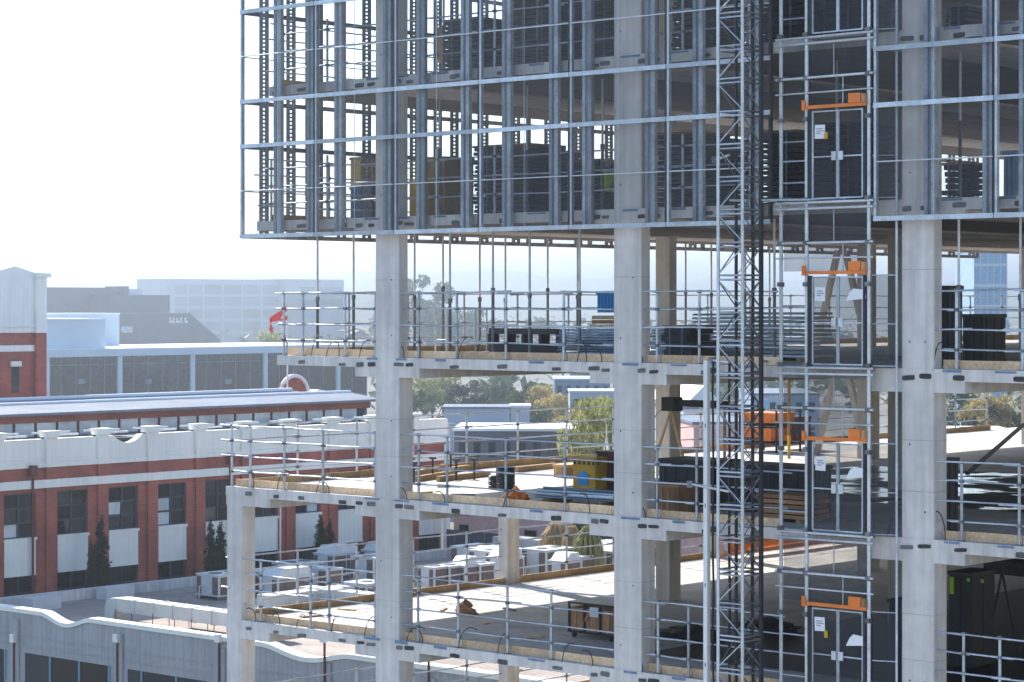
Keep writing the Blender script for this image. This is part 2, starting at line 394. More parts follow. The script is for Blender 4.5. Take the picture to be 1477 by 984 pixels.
for z in (U0, U1):
    ps = [-12.9 if z == U0 else -12.4, -10.6, -8.45, -6.4, -4.3, -2.2, -.12, 1.9, 4.2]
    for a, b in zip(ps, ps[1:]):
        where = 'past the second wide column' if a > -.5 else ('before the first wide column' if b < -8 else 'between the two wide columns')
        guard_bay('f', (a, .35), (b, .35), z, f'{ORD[ps.index(a)]} thin guardrail bay from the corner inside the screens, {STOREY[z]}', f'guardrails inside the screens, {STOREY[z]}, {where}', (0.0,), heights=(.5, 1.0, 1.5), toe=None)
RP = {L1: [9.32, 9.75, 11.4, 13.4, 15.4, 17.7, 20, 22.2], L2: [9.32, 9.88, 11.32, 13.2, 15.2, 17.7, 20, 22.2], L3: [9.32, 9.93, 10.84, 12.6, 14.6, 17.7, 20, 22.2]}
for z, ps in RP.items():
    for a, b in zip(ps, ps[1:]):
        guard_bay('f', (a, .10), (b, .10), z, f'{ORD[ps.index(a)]} guardrail bay past the column beyond the hoist, {STOREY[z]}', f'guardrails past the hoist, {STOREY[z]}', (0.0,) if a > 9.4 else (), inset=(0, .16))
for z in (L1, L2, L3, L4, U0, U1):
    u = EDGE[z] + .12; step = 2.45; k = 0; v = .25
    while v < (40 if z <= L1 else 22):
        guard_bay('s', (u, v), (u, v + step), z, f'{ORD[k]} guardrail bay back from the front, side edge, {STOREY[z]}', f'side edge guardrails, {STOREY[z]}', (1.0,), toe='timber', inset=(.18, 0),
                  mesh='edge_mesh' if (z == L1 and k < 2) else None)
        v += step; k += 1

# ------------------------------------------------------------------ mesh protection screens round the upper storeys
SB = 26.17
TH_Z = [26.17, 28.72, 29.99, 32.54, 33.81, 36.3]       # heavy transoms
TN_Z = [27.45, 31.27, 35.1]                            # light transoms
SC_TOP = 36.4
lad = MB()
def ladder_mesh(w, pitch, hole):
    m = MB(); h = SC_TOP - SB
    m.box(-w / 2, -w / 2 + (w - hole) / 2, -.012, .012, 0, h); m.box(w / 2 - (w - hole) / 2, w / 2, -.012, .012, 0, h)
    z = 0
    while z < h - pitch:
        m.box(-hole / 2 - .001, hole / 2 + .001, -.011, .011, z, z + pitch - hole * 1.1); z += pitch
    m.box(-w / 2, -w / 2 + .012, -.012, .09, 0, h); m.box(w / 2 - .012, w / 2, -.012, .09, 0, h)
    return m
lad_me = ladder_mesh(.27, .115, .055).mesh('perforated_post', 'galv_dark')
lad2_me = ladder_mesh(.16, .11, .05).mesh('perforated_post', 'galv')
def screen_panel(a, b, v, label, group, posts, lightpost=True):
    t = thing('protection_screen', label, 'screen', ((a + b) / 2, v, SB), group)
    for u in (a + .035, b - .035):
        bx('stile', u - .03, u + .03, v - .05, v + .05, SB, SC_TOP, 'galv' if u < (a + b) / 2 else 'black_steel', t)
    for z in TH_Z: 
        bx('transom', a + .01, b - .01, v - .085, v - .03, z - .055, z + .055, 'galv', t)
    for z in TN_Z: tb('light_transom', (a + .03, v - .07, z), (b - .03, v - .07, z), .016, 'galv_light', t)
    for u in posts:
        bx('post', u - .16, u - .06, v + .052, v + .17, SB + .02, SC_TOP, 'galv_post', t)
        bx('post', u + .02, u + .14, v + .052, v + .17, SB + .02, SC_TOP, 'galv_post', t)
        bx('post_web', u - .06, u + .02, v + .06, v + .075, SB + .02, SC_TOP, 'galv_dark', t)
    for f in (.5,): tb('seam_rod', (a + (b - a) * f, v - .03, SB + .05), (a + (b - a) * f, v - .03, SC_TOP), .009, 'galv', t)
    m = MB(); m.quad((a + .03, v - .028, SB), (b - .03, v - .028, SB), (b - .03, v - .028, SC_TOP), (a + .03, v - .028, SC_TOP)); m.obj('mesh_sheet', 'screen_mesh', t)
    return t
J = [-13.45, -10.37, -7.29, -4.21, -1.13, 1.95, 5.03]
PP = [(-12.0, -10.65), (-9.55, -7.66), (-6.41, -4.8), (-3.35, -1.75), (-.65, 1.36), (2.82, 4.5)]
WHERE = ['at the outer corner of the building', 'next to the corner panel, in front of the first column', 'past the first column', 'midway between the two wide columns', 'in front of the second wide column', 'behind the hoist mast']
for i in range(6):
    screen_panel(J[i], J[i + 1], -.3, f'galvanised mesh protection screen panel {WHERE[i]}', 'front protection screens', PP[i])
for i, (a, b, w) in enumerate(((7.87, 10.97, 'in front of the column beyond the hoist gates'), (10.97, 14.07, 'one panel beyond that column past the hoist'), (14.07, 17.17, 'two panels beyond the column past the hoist'), (17.17, 20.27, 'three panels beyond the column past the hoist'))):
    screen_panel(a, b, -.3, f'galvanised mesh protection screen panel {w}', 'front protection screens', ((a + 1.41, a + 2.9) if i == 0 else (a + .7, a + 2.2)))
for k in range(13):
    v0, v1 = -.28 + k * 3.08, -.28 + (k + 1) * 3.08; u = -13.45
    t = thing('protection_screen', f'{ORD[k]} mesh screen panel back from the corner on the side face, with perforated posts', 'screen', (u, v0, SB), 'side protection screens')
    for v in (v0 + .035, v1 - .035): bx('stile', u - .05, u + .05, v - .03, v + .03, SB, SC_TOP, 'galv_dark', t)
    for z in TH_Z: bx('transom', u - .05, u + .02, v0 + .01, v1 - .01, z - .06, z + .06, 'galv_dark', t)
    for z in TN_Z: tb('light_transom', (u, v0 + .03, z), (u, v1 - .03, z), .016, 'galv', t)
    for v in (v0 + .7, v0 + 1.75 + .0, v0 + 2.5) if k < 3 else (v0 + .8, v0 + 2.3):
        o = link('perforated_post', lad_me, t, (u + .16, v, SB)); o.rotation_euler = (0, 0, R(42 if k < 3 else 50))
    m = MB(); m.quad((u - .06, v0 + .03, SB), (u - .06, v1 - .03, SB), (u - .06, v1 - .03, SC_TOP), (u - .06, v0 + .03, SC_TOP)); m.obj('mesh_sheet', 'side_screen_mesh', t)
# light perforated strongbacks at the corner panels
for u in (-12.05, -10.72):
    pass

# ------------------------------------------------------------------ slim steel props
def prop(u, v, z0, z1, label, group):
    t = thing('steel_prop', label, 'prop', (u, v, z0), group); zm = z0 + (z1 - z0) * rnd.uniform(.42, .55)
    tb('outer_tube', (u, v, z0 + .012), (u, v, zm), .042, 'galv_dark', t)
    tb('inner_tube', (u, v, zm - .01), (u, v, z1 - .012), .031, 'galv_light', t)
    tb('collar', (u, v, zm - .08), (u, v, zm + .05), .06, 'galv_dark', t)
    bx('foot_plate', u - .1, u + .1, v - .1, v + .1, z0 + .003, z0 + .015, 'galv_dark', t)
    bx('head_plate', u - .1, u + .1, v - .1, v + .1, z1 - .013, z1 - .002, 'galv_dark', t)
for i_, x in enumerate((458, 510, 598, 639, 692, 729, 790, 833, 989, 1026, 1075, 1110)): prop(-11.9, VU(x, -11.9), L1, U0 - .27, f'{ORD[i_]} slim steel prop back from the front along the side edge, storey under the screens', 'props along the side edge')
for i_, x in enumerate((649, 711, 764, 836, 1117)): prop(UV(x, 1.6), 1.6, L1, U0 - .27, f'{ORD[i_]} slim steel prop past the first wide column, front edge, storey under the screens', 'props near the front edge')
for x in (1383, 1472): prop(UV(x, .6), .6, L1, U0 - .27, 'steel prop past the wide column beside the hoist, storey under the screens', 'props past the hoist')
for z, zz, xs in ((U0, U1, (557, 634, 760, 823, 869, 1207, 1385)), (U1, U2, (640, 776, 948, 1300))):
    for x in xs: prop(UV(x, 2.2), 2.2, z, zz - .27, f'thin steel prop behind the screen mesh, {STOREY[z]}', f'props behind the screens, {STOREY[z]}')

# ------------------------------------------------------------------ hoist mast
MV = -1.6; mu0, mu1 = UV(1036, MV), UV(1071, MV); MW = mu1 - mu0; mv1 = MV + MW
mast = thing('hoist_mast', 'tall square lattice steel hoist mast standing in front of the decks', 'hoist mast', (mu0 + MW / 2, MV + MW / 2, 0))
for (u, v) in ((mu0, MV), (mu1, MV), (mu1, mv1), (mu0, mv1)):
    tb('leg', (u, v, 0.02), (u, v, 38), .04, 'galv_light' if v == MV else 'black_steel', mast)  # rear legs coloured dark for the shade inside the lattice
z = 8.2; k = 0; SEC = .755
while z < 37.5:
    c = [(mu0, MV), (mu1, MV), (mu1, mv1), (mu0, mv1)]
    for i in range(4):
        (a, b), (p, q) = c[i], c[(i + 1) % 4]
        tb('ring_bar', (a, b, z), (p, q, z), .022, 'galv' if i == 0 else 'galv_dark', mast)  # side and rear faces darker than the front, shade put into their colour
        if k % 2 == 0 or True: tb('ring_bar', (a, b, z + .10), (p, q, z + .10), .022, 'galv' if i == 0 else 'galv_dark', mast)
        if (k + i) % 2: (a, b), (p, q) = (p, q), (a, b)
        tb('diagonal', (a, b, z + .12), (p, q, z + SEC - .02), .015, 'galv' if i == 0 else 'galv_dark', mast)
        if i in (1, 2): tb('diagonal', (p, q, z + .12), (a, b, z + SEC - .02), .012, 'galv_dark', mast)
    z += SEC; k += 1
bx('gear_rack', mu1 - .03, mu1 + .01, mv1 + .05, mv1 + .11, .1, 38, 'black_steel', mast)
for z, uu in ((L3 - 1.2, 3.1), (L2 + .9, 2.45), (U0 + 1.1, 3.2), (U0 + .05, 5.3), (U1 + 1.2, 4.9), (L1 + .1, 3.1)):
    t = thing('mast_tie', f'short steel tie bar pinning the hoist mast to the edge of the building frame', 'tie bar', (uu, -.2, z), 'hoist mast ties')
    tb('bar', (uu, -.02, z), (mu0 + .1, MV + .3, z), .03, 'galv_light', t); tb('bar', (uu + 1.6, -.02, z), (mu1, mv1, z), .03, 'galv', t)
    bx('clamp', uu - .08, uu + .08, -.1, -.015, z - .08, z + .08, 'galv_dark', t)
for x, r, lb in ((1085.5, .04, 'thick black power cable hanging down the hoist mast'), (1028.5, .026, 'thin black cable hanging beside the white square post'), (1052, .03, 'thin black cable hanging inside the hoist mast')):
    v = MV + (.45 if x != 1028.5 else .9); u = UV(x, v); pts = []
    zt = 38 if x > 1080 else 22.9
    n = 30
    for i in range(n + 1):
        zz = .3 + (zt - .3) * i / n; pts.append((u + .012 * math.sin(i * 1.7), v + .01 * math.sin(i * 2.3), zz))
    tag(MB().tube(pts, r, 6).obj('hanging_cable', 'rubber'), lb, 'cable')
# white square post below the third storey edge
pu = UV(1019.5, -.32); t = thing('square_post', 'pale square steel post with slots in front of the lower decks', 'post', (pu, -.32, 0))
bx('tube', pu - .06, pu + .06, -.38, -.26, 0.02, L1 + .1, 'white_paint', t)
z = 8.0
while z < L1:
    bx('slot', pu - .012, pu + .012, -.384, -.379, z, z + .09, 'black_steel', t); z += 1.9
for zz in (L1 - .2, L2 - .2, L3 - .2, L4 - .2): bx('bracket', pu - .09, pu + .09, -.258, -.014, zz, zz + .12, 'galv_dark', t)

# ------------------------------------------------------------------ hoist landing tower and gates
GU0, GU1, GV = 6.04, 7.74, -.34
tower = thing('landing_tower', 'galvanised tube scaffold tower framing the hoist landing gates', 'scaffold', (6.5, -.34, 0))
for u in (5.32, GU0, GU1):
    for v in (GV, ) if u != 5.32 else (GV,):
        tb('standard', (u, v, .02), (u, v, 38), .045, 'galv_light', tower)
tb('standard', (8.32, -.1, .02), (8.32, -.1, 38), .03, 'galv', tower)
for zf in (7.6, L4, L3, L2, L1, U0, U1, U2):
    for dz, r in ((-.02, .03), (-.16, .03), (-.95, .03), (-1.3, .02)):
        tb('ledger', (5.2, GV - .05, zf + dz), (GU1 + .15, GV - .05, zf + dz + .01), r, 'galv_light', tower)
    for zz in (zf + .05, zf - .95, zf + 1.9):
        for u in (5.32, GU0, GU1): bx('coupler', u - .06, u + .06, GV - .08, GV + .05, zz - .05, zz + .05, 'galv_dark', tower)
    bx('landing_plate', GU0 + .06, GU1 - .06, GV - .02, -.02, zf - .07, zf - .02, 'galv_dark', tower)
    tb('drop_rod', (GU0 + .75, GV, zf - .95), (GU0 + .75, GV, zf - .17), .014, 'galv', tower)
    tb('drop_rod', (GU0 + 1.0, GV, zf - 1.6), (GU0 + 1.0, GV, zf - .95), .014, 'galv', tower)
    m = MB(); m.quad((5.36, GV + .05, zf - 1.6), (GU1, GV + .05, zf - 1.6), (GU1, GV + .05, zf - .18), (5.36, GV + .05, zf - .18)); m.obj('infill_mesh', 'gate_mesh', tower)
    m = MB(); m.quad((GU1 + .05, GV + .06, zf), (8.3, -.1, zf), (8.3, -.1, zf + 2.1), (GU1 + .05, GV + .06, zf + 2.1)); m.obj('side_mesh', 'gate_mesh', tower)
    for h in (.05, 1.0, 2.1): tb('side_rail', (GU1 + .05, GV + .06, zf + h), (8.3, -.1, zf + h), .014, 'galv', tower)
    for h in (.45, .95, 1.4): tb('ledger', (5.32, GV, zf + h), (GU0, GV, zf + h), .02, 'galv', tower)
GATEW = {7.6: 'bottom', L4: 'on the lowest deck in view', L3: 'on the third deck below the screens', L2: 'on the second deck below the screens', L1: 'on the storey right under the screens', U0: 'on the lower screened storey', U1: 'on the upper screened storey'}
for zi, zf in enumerate((L4, L3, L2, L1, U0, U1)):
    g = thing('landing_gate', f'double mesh hoist gate under an orange bar, {GATEW[zf]}', 'gate', ((GU0 + GU1) / 2, GV, zf), 'hoist landing gates')
    a, b, v = GU0 + .06, GU1 - .06, GV - .02
    bx('jamb', a, a + .1, v - .03, v + .03, zf, zf + 2.1, 'black_steel', g); bx('jamb', b - .07, b, v - .03, v + .03, zf, zf + 2.1, 'black_steel', g)
    mid = (a + b) / 2 + .03
    for (p, q) in ((a + .11, mid - .005), (mid + .005, b - .08)):
        d = link('gate_leaf', None, g, (p, v, zf))
        for u in (p + .015, q - .015): bx('stile', u - .018, u + .018, v - .018, v + .018, zf + .06, zf + 2.08, 'galv', d)
        for h in (.07, 1.02, 2.06): bx('rail', p + .034, q - .034, v - .014, v + .014, zf + h - .016, zf + h + .016, 'galv', d)
        m = MB(); m.quad((p, v + .016, zf + .06), (q, v + .016, zf + .06), (q, v + .016, zf + 2.06), (p, v + .016, zf + 2.06)); m.obj('leaf_mesh', 'gate_mesh', d)
        lx = q - .15 if p < mid - .1 else p + .03
        bx('lock_plate', lx, lx + .12, v - .05, v - .02, zf + .93, zf + 1.13, 'galv_light', d)
    bar = link('orange_bar', None, g, (a, v, zf + 2.1))
    bx('beam', GU0 - .02, GU1 - .02, v - .09, v - .02, zf + 2.13, zf + 2.205, 'orange', bar)
    bx('end_post', GU0 - .04, GU0 + .05, v - .13, v - .092, zf + 2.1, zf + 2.33, 'orange', bar)
    bx('motor_box', GU1 - .46, GU1 - .14, v - .13, v - .021, zf + 2.207, zf + 2.42, 'orange', bar)
    bx('end_bracket', GU1 - .12, GU1 - .03, v - .12, v - .021, zf + 2.207, zf + 2.40, 'ply', bar)
    if zf in (L3, L2, L1, U0):
        jz = rnd.uniform(-.08, .06); ja = rnd.uniform(-.03, .05)
        s = bx('paper_notice', a + .2 + ja, a + .48 + ja, v - .026, v - .021, zf + 1.5 + jz, zf + 1.82 + jz, 'paper', g)
        s.rotation_euler = (0, rnd.uniform(-.07, .07), 0)
        for r_ in range(3): 
            w = (.16, .2, .12)[r_]; bx('notice_print', a + .25 + ja, a + .25 + ja + w, v - .0295, v - .0265, zf + 1.72 + jz - r_ * .05, zf + 1.735 + jz - r_ * .05, 'ink', g)
    if zf in (L3, L2, L1):
        u = mid + .33; m = MB(); zz = zf + (1.52 if zf == L1 else 1.28)
        w = .44 if zf == L1 else .40
        m.v = [(u - .1, v - .03, zz), (u + w, v - .03, zz + .05), (u + w - .02, v - .03, zz + .25), (u + .1, v - .03, zz + .28), (u, v - .03, zz + .19),
               (u - .1, v - .024, zz), (u + w, v - .024, zz + .05), (u + w - .02, v - .024, zz + .25), (u + .1, v - .024, zz + .28), (u, v - .024, zz + .19)]
        m.f = [(0, 1, 2, 3, 4), (9, 8, 7, 6, 5)] + [((i + 1) % 5, i, i + 5, (i + 1) % 5 + 5) for i in range(5)]
        m.obj('paper_sign', 'paper', g)
    if zf in (L3, U0): bx('padlock', a + .48, a + .56, v - .06, v - .028, zf + 1.42, zf + 1.58, 'yellow', g)

# ------------------------------------------------------------------ loose black hoses at the slab edges
def stub(u, z, h, lean, dirn, label, group):
    n = 7; pts = [(u, -.015, z - .03)]
    for i in range(n + 1):
        t = i / n; pts.append((u + dirn * lean * t * t * (1.2 - .4 * t), .03 + .1 * t, z + .01 + h * math.sin(t * 2.0) / .95))
    tag(MB().tube(pts, .013, 5).obj('hose_stub', 'rubber'), label, 'hose', group)
for z, us in ((L1, (-11.9, -10.9, -10.3, -9.8, -9.0, -7.3, -6.7, -5.3, -1.2, -.9, -.4, .9, 3.2, 9.2)), (L2, (-13.3, -12.3, -10.7, -10.2, -8.0, -7.2, -5.8, -3.7, -.8, 1.0, 8.0, 9.5)), (L3, (-13.2, -12.2, -11.5, -10.1, -8.8, -7.2, -6.6, -5.3, -3.9, -1.7, -.7, .9))):
    for u in us: stub(u, z, rnd.uniform(.25, .6), rnd.uniform(.2, .75), rnd.choice((-1, 1)), f'curved black hose end sticking up from the slab edge, {STOREY[z]}', f'hose ends, {STOREY[z]}')

# ------------------------------------------------------------------ materials stored on the decks
def at(x0, x1, ytop, ybot, v):                       # pixel rectangle on the plane y = v
    xm = (x0 + x1) / 2
    return UV(x0, v), UV(x1, v), ZV(xm, ybot, v), ZV(xm, ytop, v)
def stack(x0, x1, ytop, v, zf, depth, m, label, name='panel_stack', cat='stack', n=None, piece='panel', jitter=.06, group=None, gap=.25, feet=True):
    u0, u1, _, z1 = at(x0, x1, ytop, ytop, v)
    t = thing(name, label, cat, ((u0 + u1) / 2, v + depth / 2, zf), group)
    z0 = zf
    if feet:
        for f in (.15, .85):
            uu = u0 + (u1 - u0) * f; bx('bearer', uu - .05, uu + .05, v + .02, v + depth - .02, zf + .002, zf + .09, 'timber', t)
        z0 = zf + .092
    n = n or max(3, int((z1 - z0) / .13)); h = (z1 - z0) / n
    for i in range(n):
        j, k = rnd.uniform(-jitter, jitter), rnd.uniform(-jitter, jitter)
        bx(piece, u0 + j, u1 + j + rnd.uniform(-jitter, jitter), v + k, v + depth + k, z0 + i * h + .001, z0 + (i + 1) * h - h * gap, m, t)
    if m == 'black_panel':
        for f in (.28, .74): uu = u0 + (u1 - u0) * f; bx('strap', uu - .02, uu + .02, v - jitter - .012, v - jitter - .004, z0, z1 - h * gap, 'galv_dark', t)
        bx('top_sheet', u0 - .05, u1 + .04, v - .03, v + depth + .05, z1 - h * gap + .002, z1 + .03, 'ply' if rnd.random() < .4 else 'galv_dark', t)
    return t
def crate(x0, x1, ytop, ybot, v, depth, m, label, name='storage_crate', cat='crate', trim=None, lid=True, ribs=3, group=None, zf=None):
    u0, u1, z0, z1 = at(x0, x1, ytop, ybot, v)
    if zf is not None: z0 = zf + .003
    t = thing(name, label, cat, ((u0 + u1) / 2, v + depth / 2, z0), group)
    MB().box(u0, u1, v, v + depth, z0, z1, .02).obj('body', m, t)
    trim = trim or m
    if lid: bx('rim', u0 - .02, u1 + .02, v - .02, v + depth + .02, z1 - .07, z1 + .015, trim, t)
    for i in range(ribs):
        u = u0 + (u1 - u0) * (i + .5) / ribs; bx('rib', u - .025, u + .025, v - .018, v - .001, z0 + .06, z1 - .08, trim, t)
        y = v + depth * (i + .5) / ribs; bx('rib', u1 + .001, u1 + .018, y - .025, y + .025, z0 + .06, z1 - .08, trim, t)
    return t
# screened storeys
crate(505, 536, 270, 304, 5.0, 1.1, 'navy', 'dark blue bin under the mustard crate behind the corner screens', 'storage_bin', 'bin', zf=U0)
crate(505, 537, 227, 268, 5.0, 1.1, 'yellow', 'mustard yellow crate stacked on the blue bin behind the corner screens', trim='mustard')
crate(590, 612, 262, 300, 5.5, 1.2, 'yellow', 'small orange yellow crate beside the tall brown crate behind the screens', zf=U0)
crate(612, 641, 227, 300, 6.0, 1.3, 'mustard', 'tall brown mustard crate past the first column behind the screens', zf=U0)
stack(684, 762, 210, 6.5, U0, 1.6, 'black_panel', 'tall stack of black formwork panels midway along the lower screened storey', jitter=.09)
stack(766, 784, 217, 7.5, U0, 1.6, 'black_panel', 'narrow stack of black panels beside the tall one in the lower screened storey')
stack(805, 862, 232, 7.5, U0, 1.6, 'black_panel', 'stack of black formwork panels beside the worker in the lower screened storey')
stack(946, 1000, 192, 4.0, U0, 1.6, 'black_panel', 'high stack of black panels past the second wide column, lower screened storey')
stack(1004, 1030, 200, 5.0, U0, 1.6, 'black_panel', 'high stack of black panels behind the hoist mast, lower screened storey')
stack(1098, 1150, 190, 3.0, U0, 1.5, 'black_panel', 'stack of dark panels between mast and gates, lower screened storey')
stack(1170, 1245, 178, 5.0, U0, 1.5, 'black_panel', 'stack of dark panels behind the hoist gate, lower screened storey')
stack(1360, 1395, 236, 3.5, U0, 1.0, 'black_panel', 'low stack of black panels beyond the column past the hoist, lower screened storey')
crate(1447, 1466, 218, 262, 4.0, 1.0, 'steel_blue', 'blue steel bin beyond the column past the hoist, lower screened storey', 'storage_bin', 'bin', zf=U0)
stack(640, 690, 28, 6.0, U1, 1.6, 'black_panel', 'stack of dark panels past the first column, upper screened storey')
stack(738, 800, -20, 6.0, U1, 1.6, 'black_panel', 'tall stack of dark panels midway along the upper screened storey')
stack(846, 884, -30, 4.0, U1, 1.4, 'black_panel', 'tall stack of dark panels against the second wide column, upper screened storey')
stack(970, 1030, -40, 4.0, U1, 1.4, 'black_panel', 'tall stack of dark panels past the second wide column, upper screened storey')
stack(1098, 1158, -40, 3.0, U1, 1.4, 'black_panel', 'tall stack of dark panels between mast and gates, upper screened storey')
stack(1170, 1245, -60, 4.0, U1, 1.4, 'black_panel', 'tall stack of dark panels behind the top hoist gate, upper screened storey')
stack(1365, 1392, 8, 3.0, U1, 1.4, 'black_panel', 'stack of dark panels beyond the column past the hoist, upper screened storey')
tag(MB().wall([(0, 0), (.3, 0), (.12, 1.0), (-.1, 1.0)], 0, .06).obj('timber_board', 'timber'), 'orange timber board leaning among dark panels, upper screened storey', 'board').location = (UV(632, 3), 3, U1 + .65)
# storey under the screens
def bin_frame(x0, x1, ytop, v, zf, depth, label):
    u0, u1, _, z1 = at(x0, x1, ytop, ytop, v); t = thing('formwork_frame', label, 'frame', ((u0 + u1) / 2, v, zf))
    n = 4; w = (u1 - u0) / n
    bx('bottom_panel', u0, u1, v, v + depth, zf + .003, zf + .42 * (z1 - zf), 'black_panel', t)
    bx('top_chord', u0, u1, v, v + depth, z1 - .16, z1, 'black_panel', t)
    for i in range(n + 1): bx('upright', u0 + i * w - .05, u0 + i * w + .05, v + .01, v + depth - .01, zf + .42 * (z1 - zf) + .001, z1 - .161, 'black_panel', t)
bin_frame(705, 803, 474, 4.5, L1, .4, 'black slotted formwork frame standing on the storey right under the screens')
stack(804, 889, 474, 3.6, L1, 1.2, 'steel_blue', 'stack of blue grey steel decking sheets beside the second wide column', 'sheet_stack', n=9, piece='sheet', gap=.3)
stack(938, 958, 474, 3.6, L1, 1.2, 'steel_blue', 'short end of blue grey decking sheets past the second wide column', 'sheet_stack', n=9, piece='sheet', gap=.3)
u0, u1, z0, z1 = at(858, 889, 452, 474, 4.2)
t = thing('timber_pile', 'pile of short grey timbers under the bright blue tub', 'pile', ((u0 + u1) / 2, 4.2, z0))
for i in range(9): bx('timber', u0 + rnd.uniform(-.1, .1), u1 + .3, 4.0 + (i % 3) * .35, 4.3 + (i % 3) * .35, z0 + (i // 3) * .12 + .01, z0 + (i // 3) * .12 + .11, 'ply' if i % 2 else 'timber_pale', t)
crate(861, 889, 421, 451, 4.2, 1.1, 'blue', 'bright blue ribbed plastic tub beside the second wide column', 'plastic_tub', 'tub', ribs=6)
stack(958, 996, 471, 3.0, L1, 1.0, 'black_panel', 'low black panel stack past the second wide column, storey under the screens', n=4, gap=.06)
for i, (a, b, yt, v) in enumerate(((1000, 1033, 450, 6.5), (1036, 1090, 448, 5.0), (1096, 1160, 448, 4.0))):
    stack(a, b, yt, v, L1, 1.3, 'sheet_pale', 'pale metal sheets stacked ' + ('beside the black panels' if i == 0 else 'behind the hoist mast' if i == 1 else 'between the mast and the hoist gates') + ', storey under the screens', 'sheet_stack', n=11, piece='sheet', gap=.45)
bx_ = crate(876, 889, 480, 512, 6.0, .4, 'red', 'narrow red tool box behind the second wide column', 'tool_box', 'box', zf=L1)
def trestle(x0, x1, ytop, v, zf, label):
    u0, u1, _, z1 = at(x0, x1, ytop, ytop, v); t = thing('scaffold_frame', label, 'frame', ((u0 + u1) / 2, v, zf), 'small scaffold frames')
    for u in (u0, u1): tb('upright', (u, v, zf), (u, v, z1), .022, 'galv_light', t)
    for f in (.3, .62): tb('cross_tube', (u0, v, zf + (z1 - zf) * f), (u1, v, zf + (z1 - zf) * f), .018, 'galv_light', t)
trestle(628, 644, 446, 5.5, L1, 'small pale scaffold frame standing behind the front guardrail beside timber pile')
trestle(686, 702, 446, 4.0, L1, 'small pale scaffold frame beside the black slotted frame')
t = thing('pipe_bundle', 'grey pipes lying on the floor in front of the black slotted frame', 'pipes', (UV(690, 3.5), 3.5, L1))
for i in range(5): tb('pipe', (UV(688, 3.5) - rnd.uniform(0, .3), 3.4 + i * .09, L1 + .06), (UV(730, 3.5) + rnd.uniform(0, .3), 3.4 + i * .09, L1 + .06), .045, 'galv', t)
crate(1352, 1369, 413, 520, 2.2, .6, 'black_panel', 'tall narrow black panel cage against the column past the hoist', 'panel_cage', 'cage', zf=L1, ribs=2)
crate(1388, 1418, 454, 506, 6.0, 1.1, 'black_panel', 'square black bin beyond the column past the hoist, storey under the screens', 'storage_bin', 'bin', zf=L1)
# second deck
def beam(p, q, h, w, m, label, group=None):
    p, q = Vector(p), Vector(q); d = (q - p).normalized(); n = Vector((d.y, -d.x, 0)) * w / 2; up = Vector((0, 0, h)); b = MB()
    vs = [p - n, p + n, q + n, q - n]; b.v = [tuple(x) for x in vs] + [tuple(x + up) for x in vs]
    b.f = [(0, 3, 2, 1), (4, 5, 6, 7), (0, 1, 5, 4), (1, 2, 6, 5), (2, 3, 7, 6), (3, 0, 4, 7)]
    return tag(b.obj('timber_beam', m), label, 'beam', group)
for i, (x0, y0, x1, y1) in enumerate(((596, 684, 634, 677), (600, 692, 655, 683), (632, 692, 705, 684), (675, 675, 726, 668), (640, 680, 690, 673), (745, 678, 800, 672))):
    a, b = PZ(x0, y0 + 3, L2), PZ(x1, y1 + 3, L2)
    beam((*a, L2 + .003), (*b, L2 + .003), .16, .14, 'timber', 'orange laminated timber beam lying on the sunlit second deck below the screens', 'timber beams on the second deck')
for i, (x, y) in enumerate(((597, 699), (624, 691), (658, 694), (684, 693), (650, 684))):
    a = PZ(x, y, L2); t = thing('short_jack', 'short rusty steel jack post standing on the sunlit second deck', 'jack', (*a, L2), 'jack posts on the second deck')
    tb('stem', (*a, L2 + .01), (*a, L2 + .62), .035, 'black_steel', t); bx('foot', a[0] - .12, a[0] + .12, a[1] - .12, a[1] + .12, L2 + .002, L2 + .02, 'ply', t); bx('head', a[0] - .1, a[0] + .1, a[1] - .06, a[1] + .06, L2 + .6, L2 + .66, 'black_steel', t)
for (x, y, r, h, lb) in ((715, 706, .21, .36, 'low black drum beside the roofing roll on the second deck'), (729, 707, .27, .62, 'tall black roll standing on the second deck beside loose tubes')):
    a = PZ(x, y, L2); t = thing('black_drum', lb, 'drum', (*a, L2)); tb('wall', (*a, L2 + .004), (*a, L2 + h), r, 'black_panel', t); tb('lid', (*a, L2 + h + .001), (*a, L2 + h + .03), r * .96, 'navy', t)
    for f in (.3, .65): tb('hoop', (*a, L2 + h * f - .015), (*a, L2 + h * f + .015), r * 1.04, 'rubber', t)
t = thing('tube_pile', 'pile of pale steel tubes and boards lying behind the second deck guardrail', 'pile', (-2.2, 2.0, L2))
for i in range(22):
    u0 = -4.2 + rnd.uniform(0, .6); v = 1.6 + (i % 7) * .12 + rnd.uniform(-.03, .03); zz = L2 + .17 + (i // 7) * .08
    tb('tube', (u0, v, zz), (u0 + rnd.uniform(2.6, 3.8), v + rnd.uniform(-.15, .15), zz + rnd.uniform(-.01, .03)), .035, 'sheet_pale' if i % 3 else 'steel_blue', t)
for u in (-3.6, -1.6): bx('bearer', u - .05, u + .05, 1.4, 2.6, L2 + .003, L2 + .13, 'ply', t)
